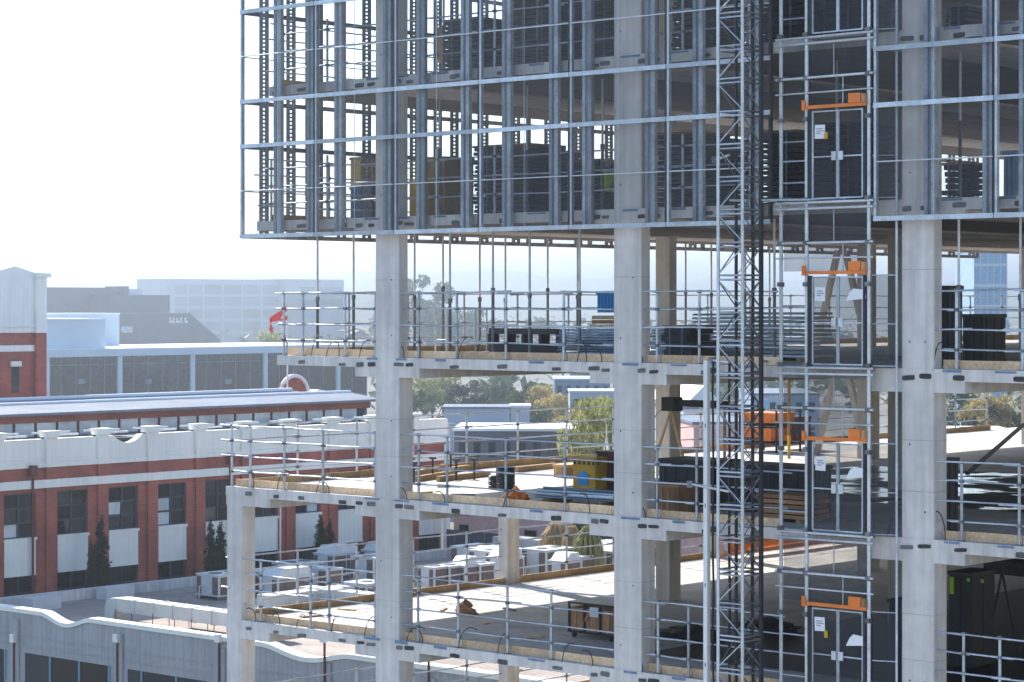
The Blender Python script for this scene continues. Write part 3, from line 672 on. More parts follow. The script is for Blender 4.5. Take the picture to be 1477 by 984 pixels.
def heap(x, y, z, r, h, m, label, name, cat, seed):
    q = random.Random(seed); a = PZ(x, y, z); b = MB(); n, k = 14, 7
    for j in range(k + 1):
        f = j / k
        for i in range(n):
            th = 2 * math.pi * i / n; rr = r * (1 - f ** 2.2) * (1 + .2 * math.sin(3 * th + j + seed) + q.uniform(-.25, .25)) + .01
            b.v.append((a[0] + rr * math.cos(th) * 1.5, a[1] + rr * math.sin(th), z + .002 + h * f * (1 + .2 * math.sin(2 * th + seed)) * (.999 if j else 0)))
    for j in range(k):
        b.f += [(j * n + i, j * n + (i + 1) % n, (j + 1) * n + (i + 1) % n, (j + 1) * n + i) for i in range(n)]
    b.f.append(tuple(k * n + i for i in range(n)))
    return tag(b.obj(name, m), label, cat)
heap(744, 723, L2, .26, .36, 'orange', 'crumpled orange bag lying beside the tube pile on the second deck', 'orange_bag', 'bag', 3)
heap(671, 886, L3, .24, .38, 'ply', 'crumpled brown paper sack on the sunlit third deck', 'paper_sack', 'sack', 5)
c = crate(826, 859, 660, 698, 5.0, 1.2, 'yellow', 'yellow steel bin with blue patch on the second deck', 'steel_bin', 'bin', ribs=0, zf=L2)
u0, u1, z0, z1 = at(833, 848, 680, 700, 4.98)
MB().wall([(u0, z0), (u1, z0), (u1, z1 - .1), (u1 - .12, z1), (u0 + .12, z1), (u0, z1 - .1)], 4.985, 4.999).obj('blue_patch', 'blue', c)
u0, u1, z0, z1 = at(826, 859, 660, 698, 5.0)
for i in range(6): bx('stripe', u0 + .05 + i * .17, u0 + .11 + i * .17, 4.98, 4.996, z1 - .2, z1 - .1, 'black_steel', c)
crate(860, 889, 652, 702, 5.5, 1.3, 'maroon', 'dark maroon container beside the yellow bin on the second deck', 'container', 'container', zf=L2, trim='black_panel')
crate(798, 815, 671, 684, 9.0, .8, 'timber', 'small wooden box near the side edge of the second deck', 'wooden_box', 'box', zf=L2, ribs=2)
for x, y, h, lb in ((875, 656, 1.0, 'white cone stand near the side edge of the second deck'),):
    a = PZ(x, y + 25, L2); t = thing('tripod_stand', lb, 'stand', (*a, L2)); 
    for k in range(3): tb('leg', (a[0] + .25 * math.cos(k * 2.1), a[1] + .25 * math.sin(k * 2.1), L2), (a[0], a[1], L2 + 1.1), .025, 'white_paint', t)
    tb('pole', (a[0], a[1], L2 + 1.08), (a[0], a[1], L2 + 1.5), .02, 'white_paint', t)
crate(950, 1030, 664, 702, 3.4, 1.2, 'black_panel', 'long black bin past the second wide column on the second deck', 'storage_bin', 'bin', zf=L2, ribs=5)
crate(950, 978, 700, 722, 1.6, .9, 'ply', 'brown ply box behind the guardrail past the second wide column, second deck', 'ply_box', 'box', zf=L2)
crate(1040, 1160, 672, 704, 3.0, 1.2, 'black_panel', 'long black bin behind the hoist mast on the second deck', 'storage_bin', 'bin', zf=L2, ribs=6)
stack(1092, 1160, 712, 1.2, L2, 1.0, 'ply', 'low stack of brown ply sheets between mast and gates, second deck', 'sheet_stack', n=5, piece='sheet')
# tripod with a black winch head and arm
a = (UV(968, 5.2), 5.2); t = thing('winch_tripod', 'tripod with black head and long black arm on the second deck', 'tripod', (*a, L2)); zt = ZV(968, 590, 5.2)
for dx, dy in ((-.75, -.3), (.9, -.2), (.05, .9)): tb('leg', (a[0] + dx, a[1] + dy, L2), (a[0], a[1], zt), .04, 'timber_pale', t)
MB().box(a[0] - .22, a[0] + .28, a[1] - .2, a[1] + .2, zt - .05, zt + .32, .05).obj('winch_head', 'black_steel', t)
bx('arm', a[0] + .28, a[0] + 1.9, a[1] - .1, a[1] + .1, zt + .08, zt + .26, 'black_steel', t)
tb('guy_wire', (a[0] - .2, a[1], zt + .1), (a[0] - 1.1, a[1] - .3, zt - .9), .008, 'black_steel', t)
tb('arm_leg', (a[0] + 1.8, a[1], L2), (a[0] + 1.8, a[1], zt + .08), .04, 'timber_pale', t)
# orange bins at the side edge
for i, (x0, x1, yt, yb, lb) in enumerate(((1072, 1112, 618, 636, 'lower orange skip bin near the side edge behind the hoist mast'), (1070, 1118, 596, 610, 'upper orange skip bin stacked near the side edge behind the hoist mast'))):
    crate(x0, x1, yt, yb, 23.0, 1.2, 'orange', lb, 'skip_bin', 'bin', ribs=4, group=None)
u0, u1, z0, z1 = at(1066, 1122, 612, 617, 22.9)
t = thing('bin_rack', 'dark steel rack carrying the orange skip bins on the second deck', 'rack', ((u0 + u1) / 2, 23.2, L2))
for zz in (ZV(1090, 637.5, 23), ZV(1090, 612, 23)): bx('shelf', u0, u1, 22.9, 24.3, zz - .05, zz, 'black_steel', t)
for u in (u0 + .05, u1 - .05):
    for v in (22.88, 24.32): tb('post', (u, v, L2), (u, v, ZV(1090, 592, 23)), .04, 'black_steel', t)
crate(1118, 1142, 602, 640, 24.8, 1.2, 'maroon', 'dark red steel bin beside the orange skip bins', 'skip_bin', 'bin', zf=None)
bx_m = tag(tb('yellow_pole', (UV(1138, 21), 21, L2), (UV(1138, 21), 21, L1 - .27), .055, 'yellow'), 'thick yellow steel pole standing on the second deck behind the gates', 'pole')
tag(MB().tube([(-13.4, 23.0, L3 + .42), (-13.4, 27, L3 + .46), (-13.5, 31, L3 + .42), (-13.4, 36, L3 + .45)], .22, 10).obj('orange_pipe', 'orange'), 'long orange pipe laid along the side edge of the third deck', 'pipe')
# wet black sheeting on the dim floors past the hoist
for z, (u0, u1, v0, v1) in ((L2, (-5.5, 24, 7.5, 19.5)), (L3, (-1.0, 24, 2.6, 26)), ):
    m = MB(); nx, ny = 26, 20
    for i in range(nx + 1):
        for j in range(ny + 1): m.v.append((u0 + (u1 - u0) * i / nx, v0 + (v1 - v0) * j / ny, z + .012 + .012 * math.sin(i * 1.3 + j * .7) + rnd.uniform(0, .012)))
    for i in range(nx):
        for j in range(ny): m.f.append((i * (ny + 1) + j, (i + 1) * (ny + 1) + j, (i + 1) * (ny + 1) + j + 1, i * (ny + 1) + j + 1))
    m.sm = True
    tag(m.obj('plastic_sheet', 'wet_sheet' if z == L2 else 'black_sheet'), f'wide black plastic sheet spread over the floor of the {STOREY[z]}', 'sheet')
crate(1353, 1366, 662, 770, 1.4, .5, 'black_panel', 'tall black panel cage against the column past the hoist, second deck', 'panel_cage', 'cage', zf=L2, ribs=2)
crate(1281, 1299, 866, 1030, 1.0, .6, 'black_panel', 'tall black panel cage beside the column past the hoist, third deck', 'panel_cage', 'cage', zf=L3, ribs=2)
beam((*PZ(1395, 690, L2), L2 + .1), (*PZ(1477, 650, L2), L2 + .9), .08, .12, 'black_steel', 'black steel beam lying at a slant on the second deck past the hoist')
# third deck
u0, u1, z0, z1 = at(822, 889, 862, 905, 3.6)
t = thing('crate_trolley', 'wooden crate on a black wheeled trolley with a white notice, third deck', 'trolley', ((u0 + u1) / 2, 4.0, L3)); zb = L3 + .2
bx('bed', u0 - .05, u1, 3.55, 4.6, zb - .06, zb - .001, 'black_steel', t)
n = 7
for i in range(n):
    a = u0 + (u1 - u0) * i / n; bx('board', a + .01, a + (u1 - u0) / n - .01, 3.6, 3.64, zb, zb + .62, 'ply', t); bx('board', a + .01, a + (u1 - u0) / n - .01, 4.5, 4.54, zb, zb + .62, 'ply', t)
bx('end_board', u0, u0 + .04, 3.65, 4.49, zb, zb + .62, 'ply', t)
for i in range(4):
    a = u0 + (u1 - u0) * i / 3; bx('frame_post', a - .03, a + .03, 3.555, 3.595, zb, zb + .72, 'black_steel', t)
bx('frame_rail', u0 - .03, u1, 3.55, 3.595, zb + .725, zb + .77, 'black_steel', t)
MB().wall([(u0 + .3, zb + .02), (u0 + .4, zb + .02), (u0 + .85, zb + .6), (u0 + .75, zb + .6)], 3.555, 3.597).obj('diagonal', 'ply', t)
bx('notice', u0 + .75, u0 + 1.05, 3.54, 3.55, zb + .42, zb + .68, 'paper', t)
for a in (u0 + .12, u1 - .2):
    for v in (3.65, 4.5): tb('wheel', (a, v - .03, L3 + .075), (a, v + .03, L3 + .075), .073, 'rubber', t)
crate(1368, 1402, 826, 880, 6.0, 1.1, 'black_panel', 'dark wheelie bin with lime marks past the hoist, third deck', 'wheelie_bin', 'bin', zf=L3, trim='black_panel', ribs=1)
u0, u1, z0, z1 = at(1368, 1402, 826, 880, 6.0)
wb = [o for o in bpy.data.objects if o.name.startswith('wheelie_bin')][0]
for du, w in ((.06, .12), (.55, .08), (.95, .07)): bx('lime_mark', u0 + du, u0 + du + w, 5.96, 5.975, z1 - (.55 if du < .1 else .2), z1 - .12, 'hivis', wb)
crate(1418, 1490, 812, 830, 8.0, 1.2, 'frame_dark', 'dark green work table past the hoist on the third deck', 'work_table', 'table', zf=None)
u0, u1, z0, z1 = at(1418, 1490, 812, 830, 8.0)
t = thing('table_trestle', 'thin black trestle under the dark green table on the third deck', 'trestle', ((u0 + u1) / 2, 8.5, L3))
for u in (u0 + .2, u1 - .2): tb('leg', (u - .3, 8.3, L3), (u, 8.6, z0 - .004), .03, 'black_steel', t); tb('leg', (u + .3, 8.9, L3), (u, 8.6, z0 - .004), .03, 'black_steel', t)
for (x, y, z, lb) in ((1110, 930, L3, 'dark bundle of cables lying between mast and gates, third deck'), (1000, 940, L3, 'dark heap of sheeting past the second wide column, third deck')):
    heap(x, y - 20, z, .7, .35, 'black_panel', lb, 'cable_heap', 'heap', 9)

for i, (x, y, z) in enumerate(((612, 712, L2), (640, 703, L2), (668, 714, L2), (700, 722, L2), (770, 731, L2), (620, 905, L3), (700, 900, L3), (735, 880, L3), (770, 920, L3), (640, 880, L3), (820, 930, L3), (450, 890, L3), (500, 880, L3))):
    a = PZ(x, y, z); l = rnd.uniform(.25, .7); th = rnd.uniform(0, 3.1); w = rnd.uniform(.04, .09)
    o = MB().box(-l / 2, l / 2, -w, w, 0, rnd.uniform(.03, .06)).obj('timber_offcut', rnd.choice(('timber', 'ply', 'timber_pale', 'galv_dark'))); o.location = (*a, z + .003); o.rotation_euler = (0, 0, th)
    tag(o, 'small offcut lying loose on the floor of the ' + STOREY[z], 'offcut', 'offcuts, ' + STOREY[z])

# worker
bm = bpy.data.meshes.new('person'); wx, wy = UV(877, 7.2), 7.2; wz = U0
sk = [((0, 0, .95), .15), ((0, 0, 1.2), .15), ((0, 0, 1.42), .16), ((0, 0, 1.53), .06), ((0, -.01, 1.62), .09), ((0, -.01, 1.74), .085),
      ((-.1, 0, .88), .1), ((-.11, -.02, .5), .07), ((-.11, .02, .08), .05), ((-.11, -.12, .04), .045), ((.1, 0, .88), .1), ((.12, -.04, .5), .07), ((.13, .02, .08), .05), ((.13, -.12, .04), .045),
      ((-.2, 0, 1.4), .07), ((-.28, -.02, 1.12), .05), ((-.26, -.18, .92), .04), ((-.25, -.25, .86), .03), ((.2, 0, 1.4), .07), ((.29, -.04, 1.14), .05), ((.22, -.24, 1.02), .04), ((.18, -.31, 1.0), .03)]
ed = [(0, 1), (1, 2), (2, 3), (3, 4), (4, 5), (0, 6), (6, 7), (7, 8), (8, 9), (0, 10), (10, 11), (11, 12), (12, 13), (2, 14), (14, 15), (15, 16), (16, 17), (2, 18), (18, 19), (19, 20), (20, 21)]
bm.from_pydata([p for p, r in sk], ed, []); bm.materials.append(MATS['trousers'])
w = link('person', bm, None, (wx, wy, wz)); tag(w, 'worker in a lime vest standing behind the screens beside black panels', 'person')
md = w.modifiers.new('skin', 'SKIN')
for i, (p, r) in enumerate(sk): bm.skin_vertices[0].data[i].radius = (r, r * .85)
bm.skin_vertices[0].data[0].use_root = True
sb = w.modifiers.new('sub', 'SUBSURF'); sb.levels = 1; sb.render_levels = 2
w.rotation_euler = (0, 0, R(30))
def lathe(name, prof, m, parent, n=12, sx=1, sy=1, off=(0, 0)):
    b = MB()
    for z, r in prof: b.v += [(off[0] + sx * r * math.cos(2 * math.pi * i / n), off[1] + sy * r * math.sin(2 * math.pi * i / n), z) for i in range(n)]
    for j in range(len(prof) - 1): b.f += [(j * n + i, j * n + (i + 1) % n, (j + 1) * n + (i + 1) % n, (j + 1) * n + i) for i in range(n)]
    b.f += [tuple(reversed(range(n))), tuple((len(prof) - 1) * n + i for i in range(n))]; b.sm = True
    o = bpy.data.objects.new(name, b.mesh(name, m)); COL.objects.link(o); o.parent = parent; WL[o.name] = wloc(parent); return o
lathe('vest', [(.86, .2), (1.0, .19), (1.2, .2), (1.38, .215), (1.47, .17), (1.5, .09)], 'hivis', w, sx=1.08, sy=.9)
lathe('face', [(1.56, .05), (1.6, .085), (1.66, .1), (1.72, .105), (1.76, .1)], 'skin', w, off=(0, -.015))
lathe('hard_hat', [(1.725, .16), (1.735, .16), (1.74, .125), (1.8, .11), (1.84, .07), (1.855, .02)], 'white_paint', w, off=(0, -.01))

# ------------------------------------------------------------------ the old brick works
UB = -64.4; DZ = 9.0; BP = 3.413; V0 = 31.55
VS, VE = V0 - 3 * BP, 62.3
works = thing('brick_works', 'long red brick factory with cream parapet, cream panels and tall dark windows', 'building', (UB, VS, 0))
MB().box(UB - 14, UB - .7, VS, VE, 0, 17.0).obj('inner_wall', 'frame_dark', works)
MB().box(UB - .72, UB - .03, VS, VE, 0, DZ - .01).obj('base_wall', 'brick', works)
MB().box(UB - .72, UB - .03, VS, VE, 14.40, 15.70).obj('brick_band', 'brick', works)
MB().box(UB - .72, UB + .17, VS, VE, 14.63, 15.06).obj('cream_band', 'cream', works)
MB().box(UB - .6, UB + .10, VS, VE, 15.702, 15.96).obj('cream_moulding', 'cream', works)
nb = int((VE - VS) / BP)
for k in range(nb + 1):
    vc = VS + k * BP                                   # pilaster centre
    if vc > VE - .3: break
    MB().box(UB - .69, UB, vc - .66, vc + .74, DZ - .02, 14.401).obj('pier', 'brick', works)
    MB().box(UB - .02, UB + .13, vc - .06, vc + .62, DZ - .02, 15.70).obj('pilaster', 'brick', works)
    MB().box(UB - .05, UB + .16, vc - .08, vc + .64, 15.701, 17.26).obj('parapet_pier', 'cream', works)
    b = MB(); z0, z1 = 17.262, 17.60
    b.wall([(vc - .08, z0), (vc + .64, z0), (vc + .80, z1), (vc - .24, z1)], UB - .4, UB + .3, 'y'); b.obj('pier_capital', 'cream', works)
    if vc + BP > VE: break
    a, e = vc + .74, vc + BP - .66                     # window opening
    # cream parapet field, one of them with a scooped top
    p = [(vc + .64, 15.962), (vc + BP - .08, 15.962), (vc + BP - .08, 17.18)]
    if k in (4,):
        for i in range(13):
            f = i / 12; p.append((vc + BP - .08 - .3 - f * 1.9, 17.18 - .42 * math.sin(f * math.pi) ** .7))
    p.append((vc + .64, 17.18))
    b = MB(); b.wall(p, UB - .5, UB - .02, 'y'); b.obj('parapet_field', 'cream', works)
    for zz, uu_ in ((17.22, UB - 1.5), (17.32, UB - 2.2)): bx('skylight_frame', uu_, uu_ + .12, vc + .7, vc + BP - .2, zz, zz + .1, 'white_paint', works)
    bx('skylight_glass', UB - 2.15, UB - 1.45, vc + .75, vc + BP - .25, 17.1, 17.16, 'pane', works)
    bx('parapet_bead', UB - .022, UB + .03, vc + .65, vc + BP - .09, 16.14, 16.22, 'cream', works)
    for zz0, zz1, nr, nm in ((12.1, 14.38, 3, 'window'), (9.2, 10.15, 1, 'lower_window')):
        w_ = link(nm, None, works, (UB - .4, a, zz0)); nc = 2
        for c in range(nc + 1):
            v = a + (e - a) * c / nc; bx('mullion', UB - .27, UB - .15, v - .05 + (.05 if c == 0 else -.05 if c == nc else 0), v + .05 + (.05 if c == 0 else -.05 if c == nc else 0), zz0, zz1, 'frame_dark', w_)
        for r_ in range(nr + 1):
            z = zz0 + (zz1 - zz0) * r_ / nr; bx('glazing_bar', UB - .265, UB - .155, a + .1, e - .1, z - .045, z + .045, 'frame_dark', w_)
        for c in range(nc):
            for r_ in range(nr):
                p0, p1 = a + (e - a) * c / nc + .06, a + (e - a) * (c + 1) / nc - .06; q0, q1 = zz0 + (zz1 - zz0) * r_ / nr + .05, zz0 + (zz1 - zz0) * (r_ + 1) / nr - .05
                m = MB(); tl = rnd.uniform(-.03, .03); m.quad((UB - .22, p0, q0), (UB - .22, p1, q0), (UB - .22 + tl, p1, q1), (UB - .22 + tl, p0, q1)); m.obj('pane', 'pane_pale' if rnd.random() < .16 and nr > 1 else 'pane', w_)
    bx('spandrel_panel', UB - .3, UB + .02, a + .01, e - .01, 10.2, 11.95, 'cream', works)
    bx('panel_cornice', UB - .31, UB + .09, a - .04, e + .04, 11.95, 12.09, 'cream', works)
    bx('panel_sill', UB - .31, UB + .05, a, e, 10.12, 10.199, 'cream', works)
for x in (47, 332):
    v = VU(x, UB + .2); tb('downpipe', (UB + .22, v, DZ), (UB + .22, v, 15.6), .07, 'maroon' if x > 400 else 'red_brickpaint' if False else 'maroon', works); bx('hopper', UB + .1, UB + .4, v - .18, v + .18, 15.3, 15.85, 'maroon', works)
v = VU(642, UB + .2); tb('downpipe', (UB + .2, v, DZ), (UB + .2, v, 15.6), .08, 'white_paint', works)
v = VU(404, UB + .2); tb('downpipe', (UB + .22, v, DZ), (UB + .22, v, 14.6), .05, 'white_paint', works)
# lean-to skylights behind the parapet, then the clerestory and the metal roof
CU = UB - 5.0; zc0, zc1, zc2 = ZU(100, 627, CU), ZU(100, 608, CU), ZU(100, 594, CU - -.4)
VR = VU(533, CU)
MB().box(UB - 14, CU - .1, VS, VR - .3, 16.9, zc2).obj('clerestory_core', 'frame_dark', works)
b = MB(); b.quad((UB - .6, VS, 16.9), (UB - .6, VR, 16.9), (CU, VR, zc0 - .05), (CU, VS, zc0 - .05)); b.obj('lean_to_roof', 'roof_metal', works)
n = int((VR - VS) / 1.45)
for i in range(n):
    v = VS + i * 1.45 + .3
    if v + 1.4 > VR: break
    bx('clerestory_pane', CU - .08, CU - .02, v + .08, v + 1.37, zc0, zc1, 'pane_pale', works)
    bx('clerestory_post', CU - .1, CU + .02, v - .07, v + .07, zc0 - .05, zc1, 'maroon', works)
MB().box(CU - .1, CU + .05, VS, VR, zc1, zc2 - .02).obj('fascia', 'brick', works)
RU = CU - 4.0; zr = ZU(100, 581.5, RU)
b = MB(); o = .5
e0 = (CU + o, VS, zc2); e1 = (CU + o, VR + o, zc2); r0 = (RU, VS, zr); r1 = (RU, VU(505, RU), zr); w1 = (2 * RU - CU - o, VR + o, zc2); w0 = (2 * RU - CU - o, VS, zc2)
b.v = [e0, e1, r1, r0, w1, w0]; b.f = [(0, 1, 2, 3), (3, 2, 4, 5), (1, 4, 2)]; b.obj('metal_roof', 'roof_metal', works)
bx('gutter', CU + .4, CU + .6, VS, VR + .5, zc2 - .14, zc2 - .003, 'roof_metal', works)
tb('ridge_cap', (RU, VS, zr + .03), (RU, r1[1], zr + .03), .12, 'roof_white', works)
ribs = MB(); v = VS + .4
while v < r1[1]:
    p, q = Vector((CU + o, v, zc2 + .02)), Vector((RU, v, zr + .02)); ribs.quad(p, p + Vector((0, .06, 0)), q + Vector((0, .06, 0)), q); 
    n_ = len(ribs.v); v += .55
ribs = ribs.obj('roof_rib', 'roof_metal', works); ribs['kind'] = 'stuff'
R2 = RU - 9; z2 = ZU(100, 574.5, R2); b = MB(); vv = VU(420, R2)
zv = z2 - .9; b.v = [(R2 + 4, VS, zv), (R2 + 4, vv + 3, zv), (R2, vv, z2), (R2, VS, z2), (R2 - 4, vv + 3, zv), (R2 - 4, VS, zv)]; b.f = [(0, 1, 2, 3), (3, 2, 4, 5), (1, 4, 2)]; b.obj('rear_roof', 'roof_metal', works)
tb('ridge_cap', (R2, VS, z2 + .03), (R2, vv, z2 + .03), .14, 'roof_white', works)
MB().box(R2 - 3.8, UB - 14.02, VS, vv + 2.5, 0, zv - .1).obj('rear_wall', 'brick', works)

# gabled tower behind it
TU = -90.0; tz = lambda y: ZU(30, y, TU)
tower_ = thing('gable_tower', 'cream and red brick gabled tower rising behind the factory roof', 'tower', (TU, VU(30, TU), 0))
va, vb, vm = VU(-70, TU), VU(62, TU), VU(20, TU); vp = VU(48, TU)
b = MB(); b.wall([(va, 0), (vb, 0), (vb, tz(480)), (va, tz(480))], TU - 12, TU, 'y'); b.obj('brick_wall', 'brick', tower_)
b = MB(); b.wall([(va, tz(480)), (vb, tz(480)), (vb, tz(393)), (vp, tz(393)), (vm, tz(384)), (VU(-15, TU), tz(394)), (va, tz(394))], TU - 12, TU + .1, 'y'); b.obj('cream_gable', 'cream', tower_)
bx('cream_band', TU - .1, TU + .12, va, vb, tz(507), tz(498), 'cream', tower_)
bx('corner_pier', TU - 1, TU + .35, vp, vb + .05, tz(480) - .02, tz(400), 'cream', tower_)
bx('corner_pier', TU - 1, TU + .33, vp, vb + .04, 0, tz(480) - .021, 'brick', tower_)
bx('pier_cap', TU - 1.2, TU + .5, vp - .1, vb + .3, tz(400), tz(394), 'cream', tower_)
bx('string_course', TU - .1, TU + .22, va, vp, tz(472), tz(469), 'cream', tower_)
v = VU(22, TU); bx('slit_window', TU - .1, TU + .04, v - .28, v + .28, tz(566), tz(529), 'pane', tower_); bx('window_lintel', TU - .1, TU + .16, v - .4, v + .4, tz(528.5), tz(521), 'cream', tower_)

# arched gable seen over the ridge
AU = -96.0; arch = thing('arched_gable', 'small round arched brick gable with white trim behind the factory roof', 'gable', (AU, VU(425, AU), 0))
vc, rr = VU(424, AU), 1.35; zb = ZU(424, 575, AU)
b = MB(); pr = [(vc - rr, 0), (vc + rr, 0)] + [(vc + rr * math.cos(t), zb + .2 + rr * 1.05 * math.sin(t)) for t in (math.pi * i / 14 for i in range(15))]
b.wall(pr, AU - .5, AU, 'y'); b.obj('brick_face', 'brick', arch)
b = MB(); b.tube([(AU + .05, vc + rr * 1.08 * math.cos(t), zb + .2 + rr * 1.13 * math.sin(t)) for t in (math.pi * i / 14 for i in range(15))], .16, 6); b.obj('white_trim', 'white_paint', arch)
arch2 = thing('roof_dome', 'low white rounded roof light behind the factory roof', 'roof light', (AU, VU(465, AU), 0)); vc = VU(462, AU)
b = MB(); b.wall([(vc + 1.2 * math.cos(t), zb - .3 + .9 * math.sin(t)) for t in (math.pi * i / 10 for i in range(11))], AU - 3, AU, 'y'); b.obj('hood', 'roof_white', arch2)
bx('upstand', AU - 3, AU - .01, vc - 1.15, vc + 1.15, 12, zb - .3, 'roof_metal', arch2)

# flag
FU = -92.0; fv = VU(414.5, FU); fl = thing('flagpole', 'white flagpole flying a drooping red and white flag over the roofs', 'flag', (FU, fv, 0))
zt = ZU(414, 436, FU); tb('pole', (FU, fv, 0), (FU, fv, zt + .2), .06, 'white_paint', fl)
def cloth(name, pts, m):
    b = MB()
    for i, (xa, ya, xb, yb) in enumerate(pts):
        for x, y in ((xa, ya), (xb, yb)):
            b.v.append((FU + .35 * math.sin(i * 1.4), VU(x, FU), ZU(x, y, FU)))
    b.f = [(2 * i, 2 * i + 2, 2 * i + 3, 2 * i + 1) for i in range(len(pts) - 1)]; b.sm = True; return b.obj(name, m, fl)
MATS['flag_red'] = mat('flag_red', (0.85, 0.06, 0.05), 0.7, var=0.1, scale=2)
cloth('flag', [(414, 436, 414, 460), (408, 443, 410, 462), (402, 449, 403, 463), (396, 456, 397, 464), (391, 461, 393, 468), (387, 466, 391, 474), (384, 476, 389, 482)], 'flag_red')
def patch(pts, m, du):
    b = MB(); b.v = [(FU + .45 + du, VU(x, FU), ZU(x, y, FU)) for x, y in pts] + [(FU + .43 + du, VU(x, FU), ZU(x, y, FU)) for x, y in pts]; n = len(pts)
    b.f = [tuple(range(n)), tuple(reversed(range(n, 2 * n)))]; return b.obj('flag_emblem', m, fl)
patch([(398, 460), (404, 452), (410, 447), (411, 452), (404, 458)], 'white_paint', 0)
patch([(389, 470), (394, 464), (397, 462), (396, 466), (391, 472)], 'white_paint', 0)

# glass pavilion with a white roof
GU = -300.0; pav = thing('glass_pavilion', 'low glass walled building under a thin white flat roof', 'building', (GU, VU(300, GU), 0))
va, vb = VU(40, GU), VU(531, GU); zr0, zr1 = ZU(250, 512, GU), ZU(250, 502, GU)
MB().box(GU - 30, GU - .3, va, vb, 0, zr0).obj('glass_wall', 'pane', pav)
MB().box(GU - 31, GU + .6, va, vb + .6, zr0 + .002, zr1).obj('roof_edge', 'pale_clad', pav)
MB().box(GU - 30.5, GU + .1, va + .3, vb + .2, zr1 + .002, zr1 + .12).obj('roof', 'roof_white', pav)
for x in range(68, 531, 21):
    v = VU(x, GU); big = (x - 68) % 105 == 0; w_ = .5 if big else .1
    bx('column' if big else 'mullion', GU - .29, GU + (.1 if big else -.2), v - w_, v + w_, 0, zr0, 'pale_clad' if big else 'dark_clad', pav)
bx('transom', GU - .29, GU - .18, va, vb, ZU(250, 524, GU), ZU(250, 523, GU), 'dark_clad', pav)
for x in (118, 215, 330): # pale fittings seen inside the glass
    v = VU(x, GU); bx('blind', GU - .295, GU - .27, v - .6, v + .9, ZU(x, 554, GU), ZU(x, 547, GU), 'roof_metal', pav)
def slab_building(name, label, u, x0, x1, y0, y1, m, depth=20, cat='building', slant=0, ybase=None):
    t = thing(name, label, cat, (u, VU((x0 + x1) / 2, u), 0)); xm = (x0 + x1) / 2
    z0, z1 = (0 if ybase is None else ZU(xm, ybase, u)), ZU(xm, y0, u); va, vb = VU(x0, u), VU(x1, u)
    b = MB(); b.wall([(va, z0), (vb + slant, z0), (vb + slant, ZU(xm, y1, u)), (vb, z1), (va, z1)] if slant else [(va, z0), (vb, z0), (vb, z1), (va, z1)], u - depth, u, 'y'); b.obj('wall', m, t)
    bx('roof_trim', u - depth, u + .15, va - .1, vb + .1, z1 + .002, z1 + .3, m if m != 'pale_clad' else 'roof_white', t)
    return t, z0, z1, va, vb
slab_building('white_block', 'plain pale box building rising out of the pavilion roof', -303, 58, 152, 462, 512, 'pale_clad', 14)
slab_building('white_block', 'taller pale box standing right behind the plain pale box', -325, 58, 172, 454, 500, 'pale_clad', 8)
slab_building('dark_block', 'wide dark grey box building behind the pale boxes', -610, 40, 160, 416, 460, 'dark_clad', 18)
slab_building('dark_block', 'dark grey box building with small roof plant', -600, 158, 245, 427, 460, 'dark_clad', 18)
t, z0, z1, va, vb = slab_building('dark_block', 'dark building with sloping end and white sign letters', -585, 172, 275, 453, 491, 'dark_clad', 10, slant=13)
for i, x in enumerate((245, 250, 255, 261, 267)):      # white letters, too blurred to read
    v = VU(x, -584.9)
    bx('sign_letter', -585.0, -584.7, v - .28, v + .28, ZU(x, 466, -585), ZU(x, 458, -585), 'white_paint', t)
    bx('sign_letter', -585.0, -584.71, v + .28, v + 1.1, ZU(x, 466, -585), ZU(x, 465 if i % 2 else 463, -585), 'white_paint', t)
v = VU(183, -584.9); bx('window', -585.0, -584.7, v - 2.4, v + 2.4, ZU(183, 480, -585), ZU(183, 471, -585), 'pane_pale', t)
t = thing('roof_plant', 'small roof plant boxes on top of the dark grey blocks', 'roof plant', (-612, VU(195, -612), ZU(195, 428, -612)))
for (x0, x1, y0, y1) in ((178, 186, 413, 426), (186, 205, 417, 426), (137, 170, 417, 424)): bx('plant_box', -622, -612, VU(x0, -612), VU(x1, -612), ZU(x0, y1, -612), ZU(x0, y0, -612), 'pale_clad' if x0 == 186 else 'dark_clad', t)
# pale office slab with a grid of windows
OU = -980.0; t, z0, z1, va, vb = slab_building('office_slab', 'long pale office block with four rows of square windows', OU, 240, 412, 404, 500, 'office_wall', 25)
for (xa, xb) in ((252, 270), (273, 292), (295, 320), (323, 348), (351, 376), (379, 404)):
    for (ya, yb) in ((411, 424), (428, 441), (446, 459), (464, 477), (482, 494)):
        bx('window', OU - .2, OU + .06, VU(xa, OU), VU(xb, OU), ZU(xa, yb, OU), ZU(xa, ya, OU), 'office_glass', t)
t, z0, z1, va, vb = slab_building('office_slab', 'plain hazy office wing joined to the long pale office block', OU + 6, 412, 496, 404, 500, 'office_wall', 25)
for (ya, yb) in ((414, 424), (432, 442), (450, 460), (468, 478)): bx('window_band', OU + 5.8, OU + 6.06, VU(432, OU + 6), VU(494, OU + 6), ZU(450, yb, OU + 6), ZU(450, ya, OU + 6), 'steel_blue', t)

